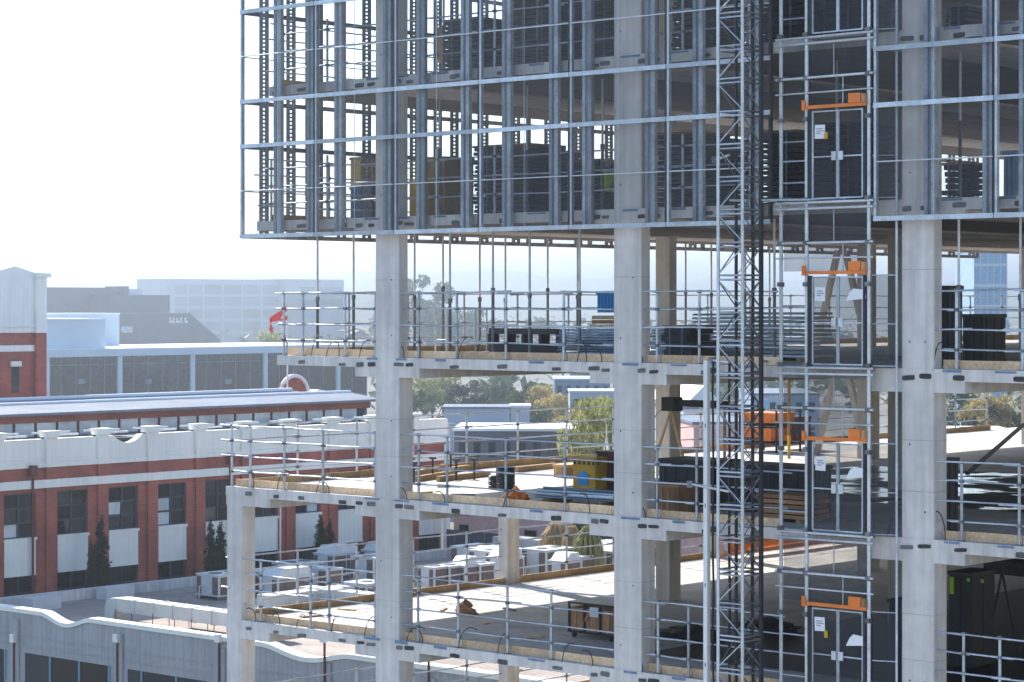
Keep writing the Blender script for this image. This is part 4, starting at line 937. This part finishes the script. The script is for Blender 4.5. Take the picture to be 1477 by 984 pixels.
# ------------------------------------------------------------------ neighbour building with a scooped parapet and a roof deck
PV = 22.0; nbd = thing('parapet_building', 'grey painted building with scooped parapet and timber roof deck below', 'building', (-40, PV, 0))
def deck_mat():
    m = mat('roof_deck', (0.33, 0.27, 0.23), 0.85, var=0.22, scale=0.5, fine=0.15)
    n = m.node_tree.nodes; L = m.node_tree.links; g = n.new('ShaderNodeNewGeometry'); wv = n.new('ShaderNodeTexWave'); wv.bands_direction = 'X'; wv.inputs['Scale'].default_value = 1.1; wv.inputs['Distortion'].default_value = .4
    L.new(g.outputs['Position'], wv.inputs['Vector']); bp = n.new('ShaderNodeBump'); bp.inputs['Strength'].default_value = .6; bp.inputs['Distance'].default_value = .05
    L.new(wv.outputs[0], bp.inputs['Height']); L.new(bp.outputs[0], n['Principled BSDF'].inputs['Normal'])
deck_mat()
MB().box(UB + .02, -17.6, PV + .42, 62.2, 0, DZ).obj('roof_deck', 'roof_deck', nbd)
SC = [(-52.1, -48.6), (-37.0, -31.9)]
prof = [(-75, 0), (-17.6, 0), (-17.6, 9.9)]
for a, b in reversed(SC):
    for i in range(17):
        f = i / 16; s = math.sin(f * math.pi) ** 1.5; prof.append((b + (a - b) * f, 9.9 - .38 * s))
prof.append((-75, 9.9))
top = [p for p in prof if p[1] > 5][::-1]
MB().wall(prof, PV, PV + .4).obj('front_wall', 'grey_paint', nbd)
b = MB()
for (x, z) in top:
    n = len(b.v); b.v += [(x, PV - .09, z + .004), (x, PV + .5, z + .004), (x, PV + .5, z + .2), (x, PV - .09, z + .2)]
k = len(top)
for i in range(k - 1):
    a, c = i * 4, (i + 1) * 4; b.f += [(a + j, a + (j + 1) % 4, c + (j + 1) % 4, c + j) for j in range(4)]
b.f += [(3, 2, 1, 0), (4 * k - 4, 4 * k - 3, 4 * k - 2, 4 * k - 1)]; b.obj('coping', 'cream', nbd)
for x in (22, 171, 318, 470, 620):
    u = UV(x, PV); bx('pilaster', u - .3, u + .35, PV - .08, PV - .001, 0, 9.6, 'grey_paint', nbd)
    tb('downpipe', (u + .05, PV - .12, 0), (u + .05, PV - .12, ZV(x, 925, PV)), .05, 'maroon', nbd); bx('hopper', u - .12, u + .2, PV - .25, PV - .081, ZV(x, 926, PV), ZV(x, 914, PV), 'cream', nbd)
for z in (ZV(100, 940, PV), ZV(100, 926, PV)): bx('string_line', -75, -17.6, PV - .035, PV - .001, z - .03, z + .03, 'grey_paint', nbd)
zt = ZV(96, 951, PV)
for xs in ((35, 73, 115, 158), (183, 205, 255, 300), (-60, -30, 8, 8.1), (345, 375, 420, 460), (480, 510, 555, 600)):
    w_ = link('window', None, nbd, (UV(xs[0], PV), PV, zt - 2.2))
    for a, c in zip(xs, xs[1:]):
        if c - a < 1: continue
        u0, u1 = UV(a, PV) + .06, UV(c, PV) - .06
        bx('pane', u0, u1, PV - .01, PV + .02, zt - 2.4, zt, 'pane', w_); bx('mullion', u1, u1 + .12, PV - .05, PV + .02, zt - 2.4, zt, 'frame_blue', w_)
# pink wall closing the deck
pk = thing('pink_building', 'pale pink brick building with small dark windows behind the roof deck', 'building', (-45, 62.5, 0))
MB().box(UB + .3, -15, 62.4, 75, 0, 12.5).obj('wall', 'pink_wall', pk)
for (x0, x1, y0, y1) in ((663, 676, 757, 792), (757, 774, 765, 798), (850, 868, 770, 805)):
    w_ = link('window', None, pk, (UV(x0, 62.4), 62.4, 12)); u0, u1, z0, z1 = at(x0, x1, y0, y1, 62.4)
    bx('pane', u0, u1, 62.36, 62.41, z0, z1, 'pane', w_)
    for f in (.33, .66): bx('glazing_bar', u0, u1, 62.33, 62.36, z0 + (z1 - z0) * f - .04, z0 + (z1 - z0) * f + .04, 'pale_clad', w_)
    bx('sill', u0 - .1, u1 + .1, 62.28, 62.399, z0 - .14, z0 - .002, 'cream', w_)
bx('coping', UB + .3, -15, 62.2, 75.1, 12.502, 12.65, 'pink_wall', pk)
fz = thing('corrugated_fence', 'low dark corrugated metal fence along the foot of the pink wall', 'fence', (-56, 60.8, DZ))
for i in range(24):
    u = -63.2 + i * .62; bx('sheet', u, u + .58, 60.8 + (i % 2) * .05, 60.86 + (i % 2) * .05, DZ + .002, DZ + 1.5, 'dark_clad', fz)
# kerb along the brick wall
kb = thing('deck_kerb', 'low concrete kerb along the foot of the brick wall', 'kerb', (UB + 2.6, 40, DZ))
v = VS + 4
i = 0
while v < 60:
    l = 3.3; bx('kerb_block', UB + 2.4, UB + 2.9, v, v + l - .03, DZ + .002, DZ + .5, 'concrete', kb); v += l; i += 1
for x, y in ((54, 878), (160, 862)):
    a = PZ(x, y, DZ); t = tag(MB().box(a[0] - .1, a[0] + .8, a[1] - .9, a[1] + .9, DZ + .003, DZ + .62, .04).obj('concrete_planter', 'unit_white'), 'pale grey concrete block at the kerb below the ' + ('first downpipe' if x == 54 else 'pair of cypress trees'), 'block')

# ------------------------------------------------------------------ plant on the roof deck
def ac_unit(x, y, w, d, h, label, hood=False):
    u, v = PZ(x, y, DZ); t = thing('condenser_unit', label, 'air conditioner', (u, v, DZ), 'condensers on the roof deck')
    z0 = DZ + .18
    for a in (.1, w - .1):
        bx('skid', u + a - .06, u + a + .06, v, v + d, DZ + .002, z0, 'galv_dark', t)
    MB().box(u, u + w, v, v + d, z0 + .001, z0 + h, .02).obj('casing', 'unit_white', t)
    bx('lid', u - .03, u + w + .03, v - .03, v + d + .03, z0 + h + .001, z0 + h + .05, 'unit_white', t)
    bx('grille', u + .05, u + w * .22, v - .015, v - .001, z0 + .1, z0 + h - .08, 'unit_grille', t); bx('grille', u + w * .72, u + w - .06, v - .015, v - .001, z0 + .1, z0 + h - .08, 'unit_grille', t)
    n = max(1, int(d / .9))
    for i in range(n):
        a = v + .08 + (d - .16) * i / n; bx('grille', u + w + .001, u + w + .015, a + .04, a + (d - .16) / n - .04, z0 + .1, z0 + h - .08, 'unit_grille', t)
    for i in range(n):
        a = v + d * (i + .5) / n; tb('fan_guard', (u + w / 2, a, z0 + h + .052), (u + w / 2, a, z0 + h + .09), min(.36, w * .3), 'galv_dark', t)
    tb('pipe', (u + w * .3, v - .25, DZ + .05), (u + w * .3, v - .25, z0 + .5), .04, 'duct', t); tb('pipe', (u + w * .3, v - .25, z0 + .5), (u + w * .3, v + .01, z0 + .5), .04, 'duct', t)
    if hood:
        b = MB(); b.wall([(v + .1, z0 + h + .05), (v + d - .1, z0 + h + .05), (v + d - .1, z0 + h + .45), (v + .5, z0 + h + .45)], u + .1, u + w - .1, 'y'); b.obj('hood', 'unit_white', t)
AC = [(283, 863, 1.75, 3.2, 1.08), (372, 862, 1.5, 2.6, .9), (392, 840, 2.0, 2.0, .9), (430, 850, 2.2, 1.2, 1.0), (452, 834, 1.6, 2.0, 1.2), (496, 868, 1.6, 1.6, .8), (505, 842, 1.8, 3.0, 1.3), (520, 826, 1.5, 2.2, 1.1),
      (602, 860, 1.2, 1.2, 1.35), (624, 858, 1.2, 1.2, 1.35), (646, 857, 1.2, 1.2, 1.35), (668, 855, 1.2, 1.2, 1.35), (676, 838, 1.8, 2.6, 1.5), (700, 846, 1.5, 1.5, 1.4), (650, 826, 2.2, 2.2, 1.3), (752, 836, 1.8, 2.4, 1.5), (790, 846, 1.3, 1.3, 1.2), (775, 822, 2.4, 2.0, 1.0), (812, 838, 1.3, 1.3, 1.2), (838, 828, 2.6, 2.6, 1.2), (880, 824, 2.0, 2.4, 1.2)]
rank = {t_: j for grp in ([t_ for t_ in AC[1:] if t_[0] < 560], [t_ for t_ in AC if t_[0] >= 560]) for j, t_ in enumerate(sorted(grp, key=lambda q_: PZ(q_[0], q_[1], DZ)[0]))}
for i, (x, y, w, d, h) in enumerate(AC):
    lb = 'large white condenser unit with brown grilles standing alone beside the corner column' if i == 0 else (f'{ORD[rank[AC[i]]]} white condenser unit out from the brick wall, beside the corner column' if x < 560 else f'{ORD[rank[AC[i]]]} white condenser unit out from the brick wall, before the pink wall')
    ac_unit(x, y, w, d, h, lb, hood=i % 3 == 1)
def duct(pts, w, h, zb, label):
    t = thing('metal_duct', label, 'duct', (*pts[0], DZ))
    for (a, b) in zip(pts, pts[1:]):
        A, B = Vector((*a, 0)), Vector((*b, 0)); L_ = (B - A).length; d = (B - A) / L_; n = max(1, int(L_ / 1.25)); nn = Vector((-d.y, d.x, 0)) * w / 2
        for i in range(n):
            p, q = A + d * (L_ * i / n + .012), A + d * (L_ * (i + 1) / n - .012); m = MB()
            vs = [p - nn, q - nn, q + nn, p + nn]; m.v = [(x.x, x.y, zb) for x in vs] + [(x.x, x.y, zb + h) for x in vs]
            m.f = [(0, 3, 2, 1), (4, 5, 6, 7), (0, 1, 5, 4), (1, 2, 6, 5), (2, 3, 7, 6), (3, 0, 4, 7)]; m.obj('duct_section', 'duct', t)
            m = MB(); f = nn * 1.07; p2 = q - d * .03; q2 = q + d * .03; vs = [p2 - f, q2 - f, q2 + f, p2 + f]
            m.v = [(x.x, x.y, zb - .03) for x in vs] + [(x.x, x.y, zb + h + .03) for x in vs]; m.f = [(0, 3, 2, 1), (4, 5, 6, 7), (0, 1, 5, 4), (1, 2, 6, 5), (2, 3, 7, 6), (3, 0, 4, 7)]; m.obj('flange', 'duct', t)
            if i % 2 == 0:
                for s in (-1, 1): tb('support_leg', (p.x + s * nn.x * 1.1, p.y + s * nn.y * 1.1, DZ), (p.x + s * nn.x * 1.1, p.y + s * nn.y * 1.1, zb + .1), .02, 'galv_dark', t)
    return t
d0, d1 = PZ(178, 897, DZ), PZ(345, 921, DZ)
t = duct([d0, d1], .9, .62, DZ + .55, 'long silver air duct on legs behind the scooped parapet')
b = MB(); uu, vv = d0
pr = [(uu - .02, DZ + 1.17), (uu - .5, DZ + 1.13), (uu - .78, DZ + .95), (uu - .86, DZ + .6), (uu - .86, DZ + .01), (uu - .28, DZ + .01), (uu - .2, DZ + .45), (uu - .02, DZ + .55)]
b.wall(pr[::-1], vv - .45, vv + .45); b.obj('elbow', 'duct', t)
a, b_ = PZ(262, 905, DZ), PZ(345, 905, DZ)
duct([a, (a[0] + 7, a[1])], .8, .55, DZ + .4, 'second silver air duct behind the first one on the roof deck')
a = PZ(380, 885, DZ); duct([a, (a[0], a[1] + 9)], 1.0, .6, DZ + .3, 'pale air duct running towards the brick wall beside the corner column')
a = PZ(440, 872, DZ); duct([a, (a[0] + 8, a[1])], .9, .6, DZ + .35, 'pale air duct between the condenser units near the first wide column')
a = PZ(720, 812, DZ); duct([a, (a[0] + 10, a[1])], 1.2, .7, DZ + .9, 'pale air duct in front of the pink wall')

# ------------------------------------------------------------------ trees and plants
def leaf_cloud(q, blobs, n, size, flat=1.0):
    b = MB(); tot = sum(r ** 2 for *_, r in blobs)
    for (cx, cy, cz, r) in blobs:
        for _ in range(int(n * r * r / tot)):
            th = q.uniform(0, 2 * math.pi); ph = math.acos(q.uniform(-1, 1)); rr = r * (q.random() ** .33) * q.uniform(.75, 1.12)
            c = Vector((cx + rr * math.sin(ph) * math.cos(th), cy + rr * math.sin(ph) * math.sin(th), cz + rr * math.cos(ph) * flat))
            a = Vector((q.uniform(-1, 1), q.uniform(-1, 1), q.uniform(-1, 1))).normalized(); d = a.cross(Vector((q.uniform(-1, 1), q.uniform(-1, 1), q.uniform(-1, 1)))).normalized()
            s = size * q.uniform(.5, 1.3); b.quad(c - a * s, c - d * s * .6, c + a * s, c + d * s * .6)
    return b
def tree_proto(seed, h, w, m, style='round'):
    q = random.Random(seed); blobs = []; tr = MB()
    if style == 'round':
        nl = q.randint(9, 13)
        th0 = h * .35
        tr.tube([(0, 0, 0), (.1, .05, th0 * .6), (.05, .1, th0), (0, 0, h * .7)], h * .03, 7, h * .012)
        for i in range(nl):
            a = 2 * math.pi * i / nl + q.uniform(-.3, .3); r = w * q.uniform(.18, .42); z = h * q.uniform(.42, .9)
            k = math.sqrt(max(.1, 1 - ((z / h - .6) / .5) ** 2)); p = (r * math.cos(a) * k, r * math.sin(a) * k, z)
            blobs.append((*p, w * q.uniform(.14, .25))); tr.tube([(0, 0, th0 * q.uniform(.7, 1.2)), (p[0] * .5, p[1] * .5, (th0 + z) / 2), p], h * .014, 5, h * .004)
        blobs.append((0, 0, h * .88, w * .2)); n, sz = 2600, w * .035
    elif style == 'cypress':
        tr.tube([(0, 0, 0), (0, 0, h * .9)], h * .02, 6, h * .004)
        for i in range(26):
            f = i / 25; r = w * .5 * min(1, f * 3 + .55) * max(0, 1 - f ** 2.0) ** .8 + .04
            for k in range(2): a = q.uniform(0, 6.28); blobs.append((r * .3 * math.cos(a), r * .3 * math.sin(a), h * (.06 + .92 * f), max(.05, r * .75)))
        n, sz = 4200, .06 * (w / 1.0)
    else:   # open, wispy gum tree
        tr.tube([(0, 0, 0), (.3, 0, h * .3), (.1, .2, h * .6), (.2, 0, h * .9)], h * .025, 7, h * .006)
        for i in range(15):
            a = q.uniform(0, 6.28); r = w * q.uniform(.1, .5); z = h * q.uniform(.4, 1.0); p = (r * math.cos(a), r * math.sin(a), z)
            blobs.append((*p, w * q.uniform(.08, .17))); tr.tube([(.15, .05, h * .35), (p[0] * .55, p[1] * .55, z * .8), p], h * .01, 5, h * .003)
        n, sz = 1900, w * .03
    crown = leaf_cloud(q, blobs, n, sz, .85)
    return tr.mesh('trunk', 'bark'), crown.mesh('crown', m)
PROTO = {}
def tree(x, ytop, k, kind, label, group, width=None, seed=1, zb=0.0, name='tree', aspect=1.0):
    p = C2W(x, ytop, k); h = p.z - zb
    m, st, wf = {'autumn': ('leaf_autumn', 'round', .75), 'lime': ('leaf_lime', 'round', .8), 'green': ('leaf_green', 'round', .8), 'dark': ('leaf_dark', 'round', .6), 'gum': ('leaf_green', 'gum', .8), 'cypress': ('leaf_dark', 'cypress', .26)}[kind]
    key = (kind, seed % 3)
    if key not in PROTO: PROTO[key] = tree_proto(seed % 3 + hash(m) % 1 + 11, 10, 10 * wf if kind != 'cypress' else 2.6, m, st)
    tm, cm = PROTO[key]
    t = thing(name, label, 'tree', (p.x, p.y, zb), group); t.scale = (h / 10 * aspect, h / 10 * aspect, h / 10); t.rotation_euler = (0, 0, seed * 1.37)
    for nm, me in (('trunk', tm), ('crown', cm)):
        o = bpy.data.objects.new(nm, me); COL.objects.link(o); o.parent = t
    return t
# cypresses against the brick wall
for x, yt, yb, lb, asp in ((146, 738, 846, 'tall slim dark cypress against the brick wall beside a smaller one', 1.0), (131, 772, 848, 'smaller slim cypress leaning on the tall one by the brick wall', .8), (304, 742, 832, 'dark cypress in a pair behind the lone condenser unit', 1.0), (318, 748, 834, 'bushier dark cypress in the pair behind the lone condenser unit', 1.2), (462, 738, 792, 'dark cypress beyond the corner column near the brick wall', 1.2), (476, 745, 794, 'small dark cypress beyond the corner column near the brick wall', 1.1)):
    k = KU(x, UB + 1.5 + (.5 if x in (131, 318) else 0)); tree(x, yt, k, 'cypress', lb, None, seed=int(x), zb=DZ, name='cypress', aspect=asp)
GT = 'trees beyond the brick works'
TR = [(612, 545, 380, 'lime', 1), (640, 540, 400, 'lime', 2), (625, 568, 330, 'gum', 3), (668, 553, 330, 'dark', 1), (684, 565, 320, 'dark', 2), (702, 545, 380, 'gum', 1), (716, 552, 400, 'green', 2), (728, 540, 430, 'gum', 2), (742, 556, 360, 'gum', 3), (764, 552, 340, 'dark', 3), (754, 565, 330, 'green', 1),
      (785, 556, 330, 'autumn', 1), (805, 566, 320, 'autumn', 2), (775, 585, 300, 'green', 3), (850, 575, 300, 'lime', 1), (872, 572, 290, 'lime', 2), (835, 590, 280, 'autumn', 3), (862, 600, 255, 'green', 1), (885, 590, 260, 'lime', 3), (840, 612, 245, 'green', 2), (1110, 572, 300, 'lime', 1), (1150, 568, 320, 'gum', 2), (1395, 560, 300, 'green', 1), (1425, 566, 290, 'autumn', 2), (1455, 575, 290, 'gum', 1), (1010, 560, 420, 'gum', 3), (1060, 552, 460, 'green', 2)]
KW = {'lime': 'pale yellow green leafy tree', 'autumn': 'golden autumn tree', 'green': 'mid green leafy tree', 'dark': 'dense dark green tree', 'gum': 'loose grey green gum tree'}
for x, y, k, kind, sd in TR:
    tree(x, y, k * 1.2, kind, KW[kind] + (' in the park beyond the brick works' if x < 900 else ' beyond the far side of the decks'), GT + ' ' + kind, seed=sd)
for i, (x, y, k, kind) in enumerate(((604, 405, 560, 'gum'), (628, 425, 540, 'gum'), (618, 440, 520, 'green'), (655, 446, 560, 'green'), (676, 442, 580, 'gum'), (690, 458, 600, 'green'), (720, 462, 640, 'green'), (755, 468, 620, 'gum'), (780, 458, 660, 'green'), (840, 462, 640, 'gum'), (930, 460, 640, 'green'), (1010, 462, 620, 'gum'), (565, 450, 600, 'green'), (385, 478, 620, 'lime'), (1375, 470, 620, 'green'), (1440, 465, 640, 'gum'))):
    tree(x, y, k * (1.6 if x != 385 else 1.0), kind, 'hazy tall tree far behind the storey right under the screens', 'far hazy trees', seed=i)
for x, y, k, asp, sd, lb in ((858, 576, 196, .42, 1, 'large pale yellow green tree in front of the dark shed'), (884, 572, 202, .45, 2, 'pale yellow green tree behind the second wide column'), (836, 600, 192, .36, 0, 'smaller pale yellow green tree beside the large one before the dark shed')):
    tree(x, y, k, 'lime', lb, None, seed=sd, aspect=asp)
# dry drooping plants on the deck
def dry_plant(x, ytop, v, w, label, m='leaf_dry', seed=1):
    q = random.Random(seed); u = UV(x, v); zt = ZV(x, ytop, v); t = thing('dry_plant', label, 'plant', (u, v, DZ)); b = MB()
    for i in range(260):
        a = q.uniform(0, 6.28); r = w * q.uniform(.1, .5); z0 = zt - q.uniform(0, .4); z1 = DZ + q.uniform(.1, 1.2); d = Vector((math.cos(a), math.sin(a), 0)); s = Vector((-d.y, d.x, 0)) * q.uniform(.02, .05)
        p = Vector((u, v, z0)) + d * r * .3; o = Vector((u, v, (z0 + z1) / 2 + .3)) + d * r * .8; e = Vector((u, v, z1)) + d * r
        b.quad(p - s, p + s, o + s, o - s); b.quad(o - s, o + s, e + s * .4, e - s * .4)
    b.obj('frond', m, t)['kind'] = 'stuff'; MB().tube([(u, v, DZ), (u, v, zt - .3)], .16, 6, .1).obj('stem', 'bark', t)
dry_plant(803, 752, 58, 2.6, 'broad dry straw coloured plant in front of the pink wall', seed=1)
dry_plant(826, 758, 57, 1.6, 'slim dry straw coloured plant beside the broad dry one', seed=2)
dry_plant(849, 758, 56, 2.2, 'yellowing droopy plant on the deck before the dark hedge', 'leaf_lime', seed=3)
for i, (x, v, lb) in enumerate(((835, 61, 'dark clipped hedge tree behind the dry plants on the deck'), (868, 60.5, 'second dark hedge tree behind the yellowing plant on the deck'))):
    tree(x, 752, KV(x, v), 'dark', lb, None, seed=i + 4, zb=DZ, aspect=1.3, name='hedge_tree')

# ------------------------------------------------------------------ town beyond the works
def town(name, label, x0, x1, ytop, k, depth, m, roof='roof_white', group=None, gable=0, win=0, ang=0.0):
    p = C2W((x0 + x1) / 2, ytop, k); w = (x1 - x0) * k / FPX; t = thing(name, label, 'building', (p.x, p.y, 0), group)
    t.rotation_euler = (0, 0, TH + ang); h = p.z
    def add(nm, b, mm):
        o = bpy.data.objects.new(nm, b.mesh(nm, mm)); COL.objects.link(o); o.parent = t; return o
    add('wall', MB().box(-w / 2, w / 2, 0, depth, -.5, h - gable), m)
    if gable:
        b = MB(); b.wall([(-w / 2 - .4, h - gable), (w / 2 + .4, h - gable), (0, h)], -.4, depth + .4); add('roof', b, roof)
    else: add('roof', MB().box(-w / 2 - .15, w / 2 + .15, -.15, depth + .15, h + .002, h + .25), roof)
    for i in range(win):
        a = -w / 2 + w * (i + .3) / win
        for zz in ([h - gable - 2.3] + ([h - gable - 5.6] if h > 9 else [])): add('window', MB().box(a, a + w / win * .45, -.06, .02, zz, zz + 1.3), 'pane')
    return t
town('warehouse', 'cream ribbed warehouse end standing beyond the brick works roof', 560, 651, 600, 200, 8, 'cream', 'roof_white', gable=.7, ang=.3)
town('shed', 'dark walled shed with a wide white flat roof beyond the second deck', 655, 850, 622, 215, 10, 'dark_clad', 'roof_white', win=9, ang=-.05)
town('shed', 'low blue grey building behind the white roofed shed', 640, 735, 590, 270, 7, 'office_wall', 'roof_metal', win=0)
town('shed', 'small white block behind the white roofed shed', 737, 764, 588, 262, 5, 'office_wall', 'pale_clad')
town('shed', 'pale low shed among the lime trees', 822, 900, 566, 360, 9, 'office_wall', 'pale_clad', win=4)
town('terrace', 'blue grey building with white posts behind the golden trees', 800, 880, 548, 420, 15, 'steel_blue', 'pale_clad', win=6)
town('shed', 'flat roofed grey shed beyond the winch tripod', 985, 1060, 590, 260, 16, 'pale_clad', 'roof_metal', win=4, ang=.2)
town('house', 'gabled white roofed house beyond the winch tripod', 992, 1036, 556, 330, 12, 'pale_clad', 'roof_white', gable=2.2, win=2, ang=.4)
town('shed', 'brown brick shed beyond the hoist mast', 1000, 1085, 612, 235, 14, 'pink_wall', 'roof_metal', ang=.1)
town('shed', 'long grey shed beyond the orange bins', 1086, 1180, 570, 330, 20, 'steel_blue', 'roof_metal', win=5)
town('shed', 'pale shed beyond the third deck side edge behind the orange pipe', 985, 1120, 760, 150, 5, 'steel_blue', 'roof_metal', ang=.1)
town('shed', 'white vans shed beyond the column past the hoist', 1370, 1470, 626, 260, 12, 'pale_clad', 'roof_white', win=5)
tw = town('glass_tower', 'tall pale blue glass tower far beyond the column past the hoist', 1405, 1452, 362, 420, 18, 'steel_blue', 'pale_clad')
for i in range(6):
    w_ = 47 * 420 / FPX; a = -w_ / 2 + w_ * i / 5
    o = bpy.data.objects.new('mullion', MB().box(a - .08, a + .08, -.12, -.01, 0, 33).mesh('mullion', 'pale_clad')); COL.objects.link(o); o.parent = tw
for i in range(9):
    o = bpy.data.objects.new('floor_band', MB().box(-w_ / 2, w_ / 2, -.09, -.005, 2 + i * 3.6, 2.5 + i * 3.6).mesh('floor_band', 'pale_clad')); COL.objects.link(o); o.parent = tw
# unseen office block, added to bounce sunlight onto the frame's shaded side
cb = thing('bounce_block', 'added pale office block out of view for bounced sunlight, with rows of dark windows', 'building', (72, 45, 0))
MB().box(62, 84, -6, 104, 0, 40).obj('wall', 'cream', cb)
for fl_ in range(10):
    for i in range(22):
        v = -3 + i * 4.9; bx('window', 61.93, 62.02, v, v + 1.9, 2.0 + fl_ * 3.8, 3.7 + fl_ * 3.8, 'pane', cb)
bx('cornice', 61.7, 84.3, -6.3, 104.3, 40.002, 40.6, 'cream', cb)
q = random.Random(21)
for i in range(46):
    k = q.uniform(500, 1700); x = q.uniform(-60, 1500); h = q.uniform(5, 9) if q.random() < .8 else q.uniform(10, 16)
    yt = HY + (CAM[2] - h) * FPX / k; w = q.uniform(9, 22) * FPX / k
    town('house', 'pale suburban house far beyond the park', x - w / 2, x + w / 2, yt, k, q.uniform(9, 14), q.choice(('cream', 'pink_wall', 'pale_clad', 'grey_paint')), q.choice(('roof_metal', 'brick', 'roof_white', 'dark_clad')), 'far suburban houses', gable=q.uniform(1.5, 2.6), win=3, ang=q.uniform(-.6, .6))
# far tree cover as one mass, then the hills
b = MB()
for i in range(12000):
    k = 520 + 2200 * q.random() ** 1.5; x = q.uniform(-300, 1800); du, dv = ray(x); c = Vector((CAM[0] + k * du, CAM[1] + k * dv, 0)) 
    cl = math.sin(c.x * .021 + 1) + math.sin(c.y * .027) + math.sin((c.x + c.y) * .011)
    if cl < .1: continue
    c.z = q.uniform(1, 9 + 3 * cl); s = q.uniform(.8, 2.2)
    a = Vector((q.uniform(-1, 1), q.uniform(-1, 1), q.uniform(-.6, .6))).normalized(); d = a.cross(Vector((q.uniform(-1, 1), q.uniform(-1, 1), 1))).normalized(); b.quad(c - a * s, c - d * s, c + a * s, c + d * s)
o = b.obj('woodland', 'leaf_green'); o['kind'] = 'stuff'; o['label'] = 'far hazy tree cover of the suburbs below the hills'
b = MB(); NA = 260; rows = ((2600, 0, 1), (3600, 28, 6), (4600, 62, 8), (6000, 92, 12), (7000, 30, 8), (7200, -2, 0))
for (k, hh, am) in rows:
    for i in range(NA + 1):
        x = -1800 + 5000 * i / NA; du, dv = ray(x)
        zz = hh + am * (math.sin(x * .0041 + k) + .6 * math.sin(x * .013 + k * 2) + .35 * math.sin(x * .037)) + (rnd.uniform(-1, 1) * am * .28)
        b.v.append((CAM[0] + k * du, CAM[1] + k * dv, zz if hh > 0 else -.2))
for j in range(len(rows) - 1):
    for i in range(NA): a = j * (NA + 1) + i; b.f.append((a, a + 1, a + NA + 2, a + NA + 1))
struct(b.obj('hills', 'hill'))

# ------------------------------------------------------------------ the hazy air
hz = MB().box(-9100, 2600, -1100, 9600, -2.0, 150.0).obj('haze', 'ground'); hz['kind'] = 'stuff'; hz['label'] = 'pale morning haze over the town'
hm = bpy.data.materials.new('haze'); hm.use_nodes = True; n = hm.node_tree.nodes; n.clear()
vo = n.new('ShaderNodeVolumePrincipled'); vo.inputs['Color'].default_value = (0.55, 0.62, 0.71, 1); vo.inputs['Density'].default_value = 0.00048; vo.inputs['Anisotropy'].default_value = 0.8
om = n.new('ShaderNodeOutputMaterial'); hm.node_tree.links.new(vo.outputs[0], om.inputs['Volume'])
hz.data.materials.clear(); hz.data.materials.append(hm)
